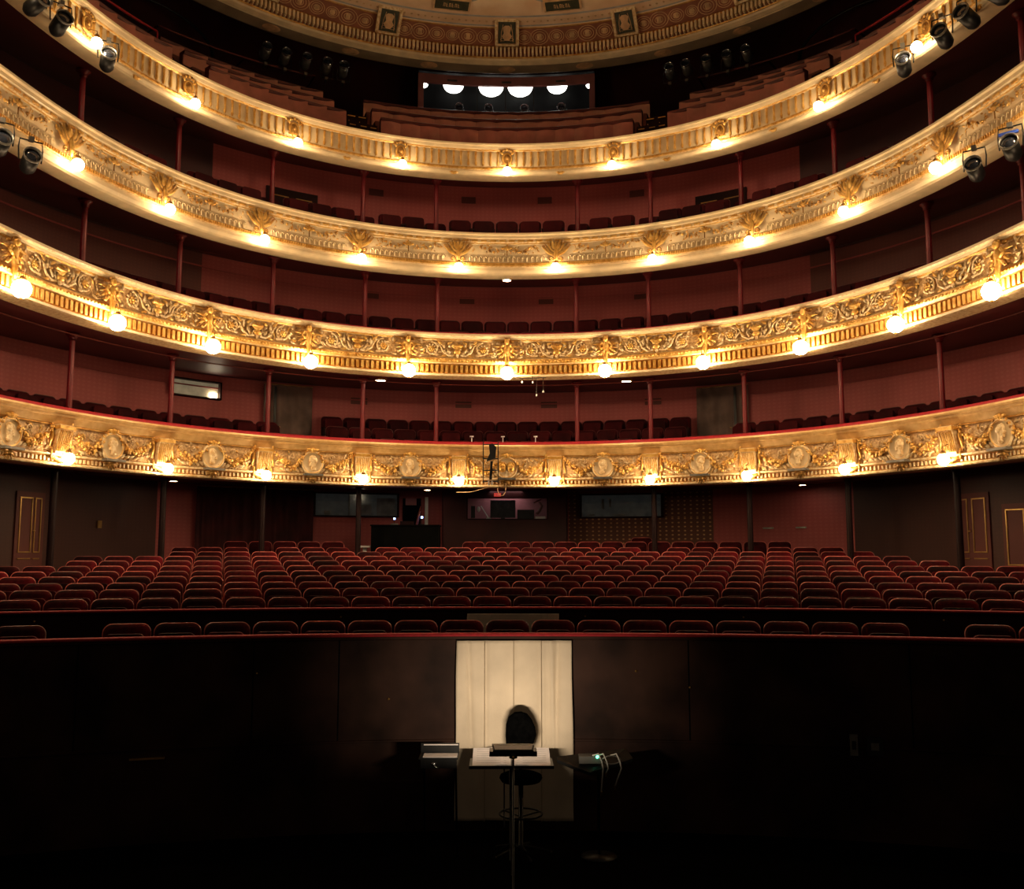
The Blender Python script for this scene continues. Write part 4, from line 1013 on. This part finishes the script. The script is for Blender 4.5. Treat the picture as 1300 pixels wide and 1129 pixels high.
root = thing('laptop', 'low black laptop beside the monitor in the booth window', 'laptop', wpos(W0, .55, 3.9, .42)); b = B(W0); b.box(.19,.48,3.92,4.13,.40,.42); b.build('screen', M['black'], root, world=True); b = B(W0); b.box(.19,.48,3.90,3.92,.40,.48); b.build('keyboard', M['black'], root, world=True)
root = thing('desk_lamp', 'white articulated desk lamp in the booth window', 'desk lamp', wpos(W0, -.35, 3.9, .4)); b = B(W0); b.tube([(-.30,3.92,.42),(-.36,4.06,.42),(-.43,4.22,.42)], .012, 0, 6); b.build('arm', M['white'], root, world=True); b = B(W0); b.blob((-.47,4.14,.42), (.03,.07,.03), 0, 8, 6); b.build('lamp_head', M['white'], root, world=True); b = B(W0); b.lathe([(.001,.0),(.04,.0),(.04,.02)], (-.30,3.91,.42), 10); b.build('base', M['white'], root, world=True)
b = B(W0); b.box(-.60,-.53,3.92,4.22,.38,.44); tag(b.build('telephone', M['black']), 'tall black telephone at the edge of the booth window', 'telephone')
b = B(W0); b.box(.50,.67,3.90,3.96,.40,.50); tag(b.build('paper_stack', M['paper']), 'white paper stack on the booth window ledge', 'papers')
b = B(W0); b.tube([(.52,4.02,.42),(.57,4.10,.42),(.61,4.22,.42),(.57,4.32,.42)], [.03,.03,.025,.02], 0, 7); b.tube([(.47,4.30,.42),(.60,4.38,.42)], .015, 0, 5); tag(b.build('gooseneck_microphone', M['wood']), 'brown curved microphone arm in the booth window', 'microphone')
ld = bpy.data.lights.new('booth_light', 'AREA'); ld.size = .8; ld.energy = 5; ld.color = (1,.8,.75); lo = bpy.data.objects.new('booth_ceiling_light', ld); C.objects.link(lo); lo.location = (0, 23.75, 4.58)  # unseen fill light added inside the booth to brighten its pink wall
root = thing('exit_sign', 'small red lit sign above the middle booth window', 'sign', wpos(W0, -.17, 4.46, .56)); b = B(W0); b.box(-.21,-.09,4.45,4.53,.56,.60); b.build('sign_box', M['exit'], root, world=True)
b = B(W0)
for k in range(3): b.box(-.195+.035*k,-.17+.035*k,4.47,4.478,.60,.603); b.box(-.195+.035*k,-.17+.035*k,4.50,4.508,.60,.603)
b.build('lettering', M['white'], root, world=True)
# doorway left of the booth, pale frame
root = bpy.data.objects.new('door_1', None); C.objects.link(root); x, y, z = wpos(W0, -1.57, 2.6, 0); root.location = (x, y, z); struct(root, 'dark open doorway left of the booth')
b = B(W0); b.box(-1.72,-1.42,2.6,4.42,.01,.03); b.build('door_leaf', M['blackcloth'], root, world=True)  # black sheet painted for the unlit depth of the open doorway
b = B(W0); b.box(-1.68,-1.50,4.25,4.42,.03,.05); b.build('door_panel', M['roompink'], root, world=True)
b = B(W0); b.box(-1.36,-1.31,2.6,4.45,.01,.12); b.build('door_frame', M['white'], root, world=True)
# oxblood curtain at the left rear
def curtain(name, f, s0, s1, z0, z1, m_, lab, amp=.05, period=.17, d=.12):
    root = thing(name, lab, 'curtain', wpos(f, (s0+s1)/2, z0, d)); b = B(f); n = int((s1-s0)/period*8)
    pts = [(s0+(s1-s0)*i/n, z, d+amp*math.sin(2*PI*i/8+.6*math.sin(i*.13))*(1 if z == z0 else .8)) for i in range(n+1) for z in (z0, (z0+z1)/2, z1)]
    b.add(pts, [(i*3+j, i*3+j+1, (i+1)*3+j+1, (i+1)*3+j) for i in range(n) for j in range(2)], 0, True); b.build('drape', m_, root, world=True)
    b = B(f); b.tube([(s0+(s1-s0)*i/10, z1+.01, d) for i in range(11)], .015, 0, 6); b.build('curtain_rod', M['gilt'], root, world=True)
curtain('curtain', W0, -5.0, -3.18, 2.35, 4.56, M['curtain'], 'long dark oxblood curtain on the rear stalls wall, left of the windows')
# sound desk
root = thing('sound_desk', 'long mixing desk draped in black cloth at the rear of the stalls', 'desk', (-2.28, 21.82, 2.44))
b = B(); b.box(-.78,.74,-.35,.40,.02,1.22); b.build('cloth_cover', M['blackcloth'], root)
b = B(); b.box(-.80,.76,-.38,.42,1.22,1.25); b.build('desk_top', M['blackcloth'], root)
def dsk(name, lab, cat, x, y, parts):
    r_ = thing(name, lab, cat, (x, y, 3.69))
    for (nm, bx, m_) in parts: b = B(); b.box(*bx); b.build(nm, M[m_], r_)
    return r_
dsk('desk_lamp', 'small blue-lit lamp on the black sound desk, left end', 'desk lamp', -2.55, 21.6, (('base', (-.08,.08,-.05,.05,0,.03), 'grey'), ('lamp_head', (-.02,.02,-.02,.02,.12,.16), 'bluelamp'), ('stem', (-.006,.006,-.006,.006,.03,.12), 'black')))
dsk('desk_lamp', 'small blue-lit lamp on the black sound desk, right end', 'desk lamp', -1.93, 21.65, (('base', (-.05,.05,-.05,.05,0,.02), 'black'), ('lamp_head', (-.022,.022,-.022,.022,.15,.195), 'bluelamp'), ('stem', (-.006,.006,-.006,.006,.02,.15), 'black')))
dsk('monitor', 'small dark screen at the middle of the black sound desk', 'monitor', -2.28, 21.8, (('casing', (-.16,.16,-.02,.02,.01,.09), 'darkwood'), ('stand', (-.05,.05,-.04,.04,0,.01), 'black')))
b = B(); b.tube([(-2.05,21.7,3.69),(-2.0,21.72,3.95),(-1.95,21.74,4.12)], .03, 0, 6); tag(b.build('tripod_leg_stand', M['wood']), 'brown folded stand leaning on the sound desk', 'stand')
b = B(); b.box(-3.40,-3.10,21.6,21.9,3.18,3.22); b.box(-3.27,-3.19,21.7,21.8,2.44,3.18); tag(b.build('side_table', M['paper']), 'small pale side table beside the black sound desk', 'table')
# plant-like flowers in front of the booth
root = thing('potted_plant', 'small grey green plant standing before the booth', 'plant', (.05, 23.0, 2.57))
b = B(); b.lathe([(.001,0),(.10,0),(.12,.62),(.001,.62)], (0,0,0), 12); b.build('pot', M['black'], root)
b = B()
for i in range(16): an = i*2.4; rr = .02+.08*(i/16); b.tube([(0,0,.60),(rr*math.cos(an), rr*math.sin(an), .74+.06*math.sin(i))], [.010,.004], 0, 4)
b.build('foliage', M['green'], root)

# doors with gilt panels in the side walls of the stalls
def gilt_door(name, pans, z0, z1, lab, f=W0):
    s0, s1 = pans[0][0], pans[-1][1]
    root = bpy.data.objects.new(name, None); C.objects.link(root); root.location = wpos(f, (s0+s1)/2, z0, 0); struct(root, lab)
    b = B(f); b.box(s0-.06, s1+.06, z0-.5, z1+.10, .0, .03, 0, 3); b.build('door_leaf', M['wall2'], root, world=True)
    b = B(f)
    for a0, a1 in pans:
        for (x0,x1,y0,y1) in ((a0,a0+.018,z0,z1),(a1-.018,a1,z0,z1),(a0,a1,z0,z0+.022),(a0,a1,z1-.022,z1),(a0,a1,z0-.12,z0-.10)): b.box(x0,x1,y0,y1,.03,.045)
    b.build('gilt_moulding', M['gilt'], root, world=True)
    b = B(f); b.blob((pans[0][1]+.03, z0+.40, .06), (.03,.015,.02), 0, 8, 5); b.build('door_handle', M['gilt'], root, world=True)
gilt_door('door_2', [(7.50,7.68),(7.76,8.0)], 3.05, 4.06, 'dark double door with gilt panel mouldings in the side wall')
gilt_door('door_3', [(8.33,8.62),(8.70,8.95)], 2.82, 3.82, 'dark door with gilt panel mouldings nearer the stage')
gilt_door('door_4', [(-8.08,-7.86),(-7.82,-7.70)], 3.05, 4.06, 'dark double door with gilt panel mouldings in the opposite side wall')
# brighter damask panel, sign strip on stalls wall
for (a, w_) in ((4.25,.16),(4.75,.16)):
    b = B(W0); b.box(a-w_/2, a+w_/2, 3.62, 3.655, .0, .04); tag(b.build('wall_ledge', M['grey']), f'thin pale metal ledge on the red stalls wall, {"nearer" if a < 4.5 else "further from"} the centre', 'ledge')
b = B(W0); b.box(-6.64,-6.57,3.55,3.70,.0,.05); tag(b.build('wall_switch', M['gilt']), 'small brass switch on the dark side wall beside the stalls', 'switch')
# downlights
def downlight(x, y, z, lab, w_=.13, rz=0):
    root = thing('ceiling_light', lab, 'ceiling light', (x, y, z-.045), rz, 'small lit ceiling lights under the balconies')
    b = B(); b.lathe([(.001,.0),(w_*.8,.0),(w_*.8,.012)], (0,0,0), 16); b.build('diffuser', M['down'], root)
    b = B(); b.lathe([(w_*.8,-.004),(w_,.0),(w_,.045),(.001,.045)], (0,0,.0), 16); b.build('housing', M['dgold'], root)
def dl(t, a, back, lab, w_=.13):
    s_ = float(a2s(t, a)); x, y = plan(s_, TIER_OFF[t]+back); downlight(float(x), float(y), soff_z(t, back), lab, w_)
dl(2, -2.42, 1.25, 'lit ceiling light under the second balcony, left of the middle'); dl(2, 2.30, 1.25, 'lit ceiling light under the second balcony, right of the middle')
dl(3, .0, .65, 'lit ceiling light under the third balcony, on the centre line', .11)
dl(1, -8.1, .9, 'lit ceiling light under the lowest balcony, far left', .13); dl(1, -4.1, 1.0, 'lit ceiling light under the lowest balcony, left above the curtain', .11)
dl(1, 8.2, .9, 'lit ceiling light under the lowest balcony, far right', .13); dl(1, -6.1, 2.2, 'lit ceiling light under the lowest balcony, over the left rear wall', .10); dl(1, -1.5, 2.3, 'lit ceiling light under the lowest balcony, near the booth', .10)
dl(1, 5.35, 2.7, 'lit ceiling light under the lowest balcony, over the right rear wall', .10)

# ------------------------------------------------------------------ balcony back walls: drapes, doors, vents
W1 = wmap(3.3, 2.85); W2 = wmap(2.0, 1.9); W3 = wmap(1.6, 1.9); W4 = wmap(3.75, 3.5)
curtain('curtain', W1, -4.15, -3.35, 5.46, 6.95, M['gcurtain'], 'brown grey drapes at the lowest balcony doorway, left', .04, .22)
curtain('curtain', W1, 3.3, 4.15, 5.46, 6.95, M['gcurtain'], 'brown grey drapes at the lowest balcony doorway, right', .04, .22)
for sg in (-1, 1):
    f = W1; a = -3.98 if sg < 0 else 3.95; b = B(f); b.box(a-.02, a+.02, 5.46, 6.9, .18, .20); tag(b.build('door_gap_strip', M['black']), f'black gap between the drapes of the lowest balcony doorway, {side(sg)}', 'strip')
    for q in (-1, 1):
        b = B(f); b.blob((a+q*.07, 5.95, .24), (.022,.014,.02), 0, 8, 5); tag(b.build('door_knob', M['gilt']), f'brass knob on the {side(q)} leaf of the {side(sg)} lowest balcony doorway', 'knob')
r = window('window_4', -5.62, -4.86, 6.50, 6.84, 'long narrow projection window in the lowest balcony wall', 'roomtan', 5, W1)
b = B(W1); b.box(-5.0,-4.89,6.52,6.62,.02,.05); b.build('window_lamp', M['down'], r, world=True)
for sg in (-1, 1):
    nm = 'door_5' if sg < 0 else 'door_6'
    root = bpy.data.objects.new(nm, None); C.objects.link(root); root.location = wpos(W3, sg*4.15, 9.6, 0); struct(root, 'third balcony door with gilt panel mouldings')
    b = B(W3); b.box(sg*4.15-.48, sg*4.15+.48, 9.6, 11.05, .0, .04, 0, 3); b.build('door_leaf', M['darkwood'], root, world=True)
    b = B(W3)
    for q in (-.22, .22):
        c = sg*4.15+q; b.box(c-.15, c+.15, 10.86, 10.88, .04, .06); b.box(c+.15-.015, c+.15, 10.4, 10.86, .04, .06)
    b.build('gilt_moulding', M['gilt'], root, world=True)
for k, (f, zz, nm) in {1: (W1, 6.72, 'lowest balcony wall'), 2: (W2, 9.02, 'second balcony wall'), 3: (W3, 11.35, 'third balcony wall')}.items():
    for i, a in enumerate((-4.0, -2.55, -.75, .75, 2.55, 4.0)):
        if i in (0, 5): continue
        b = B(f); b.box(a-.14, a+.14, zz-.08, zz+.08, .0, .012)
        for q in range(5): b.box(a-.12, a+.12, zz-.06+.026*q, zz-.052+.026*q, .012, .018)
        o = b.build('wall_vent', M['wall2']); tag(o, f'faint square vent grille on the {nm}, {ORD[i+1]} from the left', 'vent', 'vent grilles on the balcony walls')
root = bpy.data.objects.new('door_7', None); C.objects.link(root); root.location = wpos(W1, 9.0, 5.5, 0); struct(root, 'lowest balcony side door with gilt edge')
b = B(W1); b.box(8.62, 9.6, 5.5, 6.9, .0, .03, 0, 3); b.build('door_leaf', M['wall2'], root, world=True)
b = B(W1); b.box(8.66, 8.69, 5.95, 6.5, .03, .05); b.build('gilt_moulding', M['gilt'], root, world=True)
# thin tie rod with a few hooks running under the second balcony
b = B(tmap(2)); b.sweep([(-.88,6.72),(-.86,6.73),(-.88,6.74),(-.90,6.73)], -12.5, 12.5, 110, closed=True); tag(b.build('tie_rod', M['wood']), 'thin dark red rod strung between the lowest balcony column heads', 'rod')

# ------------------------------------------------------------------ projection booth above the gallery
root = thing('projection_booth', 'maroon framed projection booth with long window above the central benches', 'booth', wpos(W4, 0, 14.3, .1))
s0, s1, z0, z1 = -1.62, 1.62, 14.10, 15.14; DG = .60
b = B(W4)
for (a0,a1,y0,y1) in ((s0,s1,z0,z0+.16),(s0,s1,z1-.13,z1+.10),(s0,s0+.10,z0,z1),(s1-.10,s1,z0,z1)): b.box(a0,a1,y0,y1,DG-.02,DG+.06,0,10)
b.build('frame', M['pink'], root, world=True)
b = B(W4); b.sweep([(DG,z0+.1),(DG,z1-.1)], s0+.06, s1-.06, 10); b.build('window_pane', M['glass'], root, world=True)
b = B(W4); b.sweep([(DG-.02,z0+.02),(.03,z0+.02),(.02,z1+.2),(DG-.02,z1+.2)], s0, s1, 10)
for a in (s0, s1): b.box(a-.01, a+.01, z0, z1+.2, .02, DG)
b.build('cabin', M['blackcloth'], root, world=True)
b = B(W4)
for a in (-.54, -.02, .50): b.box(a-.006, a+.006, z0+.15, z1-.12, DG, DG+.02)
b.build('glazing_bar', M['grey'], root, world=True)
for i, a in enumerate((-1.0, .0, 1.0)):
    b = B(W4); b.box(a-.09, a+.09, z1-.07, z1-.02, DG+.06, DG+.075); b.build('vent', M['grey'], root, world=True)
for i, (a, r_) in enumerate(((-1.50,.10),(-.96,.22),(-.28,.27),(.25,.27),(.92,.22),(1.52,.10))):
    o = thing('bowl_lamp', f'bright white bowl lamp inside the projection booth, {ORD[i+1]} from the left', 'lamp', wpos(W4, a, z1-.33, .30), 0, 'bowl lamps in the projection booth')
    b = B(W4)
    zc = z1+.02-(.04 if r_ < .2 else 0); pts = []
    for q in range(7):
        th = PI/2*q/6; rr = r_*math.cos(th)
        pts += [(a+rr/1.2*math.cos(2*PI*k/16), zc-r_*.95*math.sin(th), .30+rr*.8*math.sin(2*PI*k/16)) for k in range(16)]
    b.add(pts, [(q*16+k, q*16+(k+1)%16, (q+1)*16+(k+1)%16, (q+1)*16+k) for q in range(6) for k in range(16)], 0, True)
    b.build('bowl', M['booth'], o, world=True)
    b = B(W4); b.tube([(a, zc, .3), (a, z1+.2, .3)], .012, 0, 5); b.build('stem', M['grey'], o, world=True)
def fix_spot(name, lab, loc, rz, tilt, size=1.0, col='black', yoke=True, grp=None, gel=None, down=True):
    """theatre spotlight: can, lens, lens hood, yoke, clamp; looks along -Y before rotation"""
    o = thing(name, lab, 'spotlight', loc, rz, grp); k = size; ct, st_ = math.cos(tilt), math.sin(tilt)
    def fm(P):
        y = P[:,1]*ct - P[:,2]*st_; z = P[:,1]*st_ + P[:,2]*ct; return np.c_[P[:,0], y, z]*k
    b = B(fm); b.lathe([(.001,.20),(.07,.20),(.10,.14),(.10,-.12),(.085,-.12)], (0,0,0), 14, 0, 1); b.build('housing', M[col], o)
    b = B(fm); b.lathe([(.085,-.115),(.06,-.135),(.001,-.14)], (0,0,0), 14, 0, 1); b.build('lens', M['lens'], o)
    b = B(fm); b.lathe([(.112,-.13),(.115,-.16),(.10,-.16),(.10,-.11)], (0,0,0), 14, 0, 1); b.build('lens_ring', M['chrome'] if col == 'grey' else M['grey'], o)
    if gel: b = B(fm); b.box(-.11,.11,-.15,-.13,.10,.14); b.build('gel_frame', M[gel], o)
    if yoke:
        u = 1 if down else -1
        b = B(lambda P: P*k); b.tube([(-.13,0,0),(-.14,0,.16*u),(-.13,0,.27*u),(.13,0,.27*u),(.14,0,.16*u),(.13,0,0)], .010, 0, 5); b.build('yoke', M['black'], o)
        b = B(lambda P: P*k); b.box(-.03,.03,-.03,.03,.26*u if u > 0 else -.32,.32*u if u > 0 else -.26); b.tube([(0,0,.29*u),(0,.14,.32*u)], .012, 0, 5); b.build('clamp', M['grey'], o)
    return o
for i, a in enumerate((-.86, -.33, .33, 1.0)):
    x, y, z = wpos(W4, a, 14.50, .34)
    o = fix_spot('follow_spot', f'follow spotlight with grey lens ring behind the projection booth glass, {ORD[i+1]} from the left', (x, y, z), -heading(a), .12, 1.0, 'grey', True, 'follow spots at the projection booth', None, False)
# lamp bars left and right of the projection booth
BARS = (3.11, 3.42, 3.80, 4.18, 4.53); BARZ = (14.52, 14.52, 14.51, 14.49, 14.49)
for sg in (-1, 1):
    f = tmap(4); P = [(sg*(3.45+.24*i), 14.22-.008*i, -2.62) for i in range(12)]
    b = B(f); b.tube(P, .022, 0, 6)
    for i in (0, 5, 11): b.tube([P[i], (P[i][0], P[i][1], -3.7)], .018, 0, 5)
    tag(b.build('lighting_bar', M['wood']), f'horizontal lighting bar carrying five small spotlights, {side(sg)} of the projection booth', 'bar')
    for i in range(5):
        s_ = sg*(BARS[i]); x, y = plan(s_, TIER_OFF[4]+2.6)
        fix_spot('gallery_spotlight', f'small spotlight on the gallery bar, {ORD[i+1]} outward from the projection booth, {side(sg)} side', (float(x), float(y)-.02, BARZ[i]), -heading(s_)+.1*sg, -.30, 1.1, 'grey', True, 'small spotlights on the gallery bars', None, False)
# spotlights hung on balcony fronts
def front_spot(t, s_, dz, lab, size=1.0, gel=None, aim=0, d=.20):
    x, y = plan(s_, TIER_OFF[t]-d)
    return fix_spot('stage_spotlight', lab, (float(x), float(y), ZB[t]+dz), -heading(s_)+aim, -.25, size, 'black', True, 'theatre spotlights hung on the balcony fronts', gel)
for sg, ss in ((-1, (9.4, 10.55, 11.1)), (1, (9.35, 10.3, 10.88, 11.5))):
    for i, a in enumerate(ss):
        front_spot(4, sg*a, -.10, f'black spotlight clamped under the topmost balcony, {side(sg)} side, {ORD[i+1]} from the centre', 1.15, None, sg*(.75-.2*i))
for sg, ss in ((-1, (10.98, 11.6)), (1, (10.8, 11.58))):
    for i, a in enumerate(ss):
        front_spot(3, sg*a, -.27, f'black spotlight with side barrel under the third balcony, {side(sg)} side, {ORD[i+1]} from the centre', 1.15, 'blue' if (sg > 0 and i == 1) else None, sg*.7)

# projector in a rack on the lowest balcony front, with cables
x, y = plan(float(a2s(1, -.36)), TIER_OFF[1]-.32); root = thing('projector_rack', 'black metal rack with a camera hung on the lowest balcony beside the masks', 'rack', (float(x), float(y), 4.52))
b = B()
for q in (-.16, .16):
    b.tube([(q,0,.03),(q,0,.93)], .012, 0, 6); b.tube([(q,0,.90),(q,.30,.90)], .012, 0, 6); b.tube([(q,0,.06),(q,.2,.06)], .012, 0, 6)
for z_ in (.06,.30,.55,.86): b.tube([(-.16,0,z_),(.16,0,z_)], .012, 0, 6)
b.build('frame', M['black'], root)
b = B(); b.poly([(-.09,.50),(.10,.55),(.12,.80),(.04,.88),(-.04,.86),(-.02,.66)], -.05, .10); b.v = [np.c_[v[:,0], v[:,2], v[:,1]] for v in b.v]; b.build('camera_body', M['black'], root)
b = B(); b.tube([(.02,0,.50),(.0,0,.10)], .03, 0, 8); b.build('mount', M['black'], root)
for q in (-.04, .03): b = B(); b.tube([(q,-.03,.10),(q,-.03,-.02)], .02, 0, 6); b.build('connector', M['white'], root)
b = B(f4 if False else None)
b = B(tmap(1)); b.tube([(-.30,4.58,.30),(-.45,4.45,.22),(-.80,4.36,.12),(-1.10,4.36,.05)], .005, 0, 5); b.tube([(-.17,4.52,.2)] + [(-.11-.09*math.cos(PI*i/8), 4.44-.16*math.sin(PI*i/8), .18) for i in range(9)] + [(-.02,4.55,.2)], .006, 0, 5)
tag(b.build('loose_cable', M['tan']), 'loose pale cable looping below the lowest balcony near the masks', 'cable')
# microphones under the second balcony
x, y = plan(float(a2s(2, .55)), TIER_OFF[2]-.10); root = thing('microphone_cluster', 'small microphones on a thin bar under the second balcony beside the middle globe', 'microphones', (float(x), float(y), 6.70))
b = B(); b.tube([(-.28,0,.0),(.28,0,.02)], .008, 0, 5); b.tube([(0,0,.0),(0,.05,.05)], .01, 0, 5); b.build('bar', M['black'], root)
for (q, L) in ((-.22,.06),(.22,.26),(.0,.06),(.08,.34)):
    b = B(); b.tube([(q,0,.01),(q,0,-L)], .006, 0, 5); b.blob((q,0,-L-.02), (.02,.02,.03), 1, 7, 5); b.build('microphone', [M['chrome'], M['white']], root)
for i, (a) in enumerate((-.75,-.08,.62)):
    b = B(tmap(1)); b.tube([(a, 5.45, -.30), (a, 5.62, -.32)], .010, 0, 6); b.box(a-.04, a+.04, 5.62, 5.64, -.36, -.28)
    tag(b.build('armrest_post', M['paper']), f'pale armrest post behind the lowest balcony rail, {ORD[i+1]} from the left of the centre three', 'armrest')
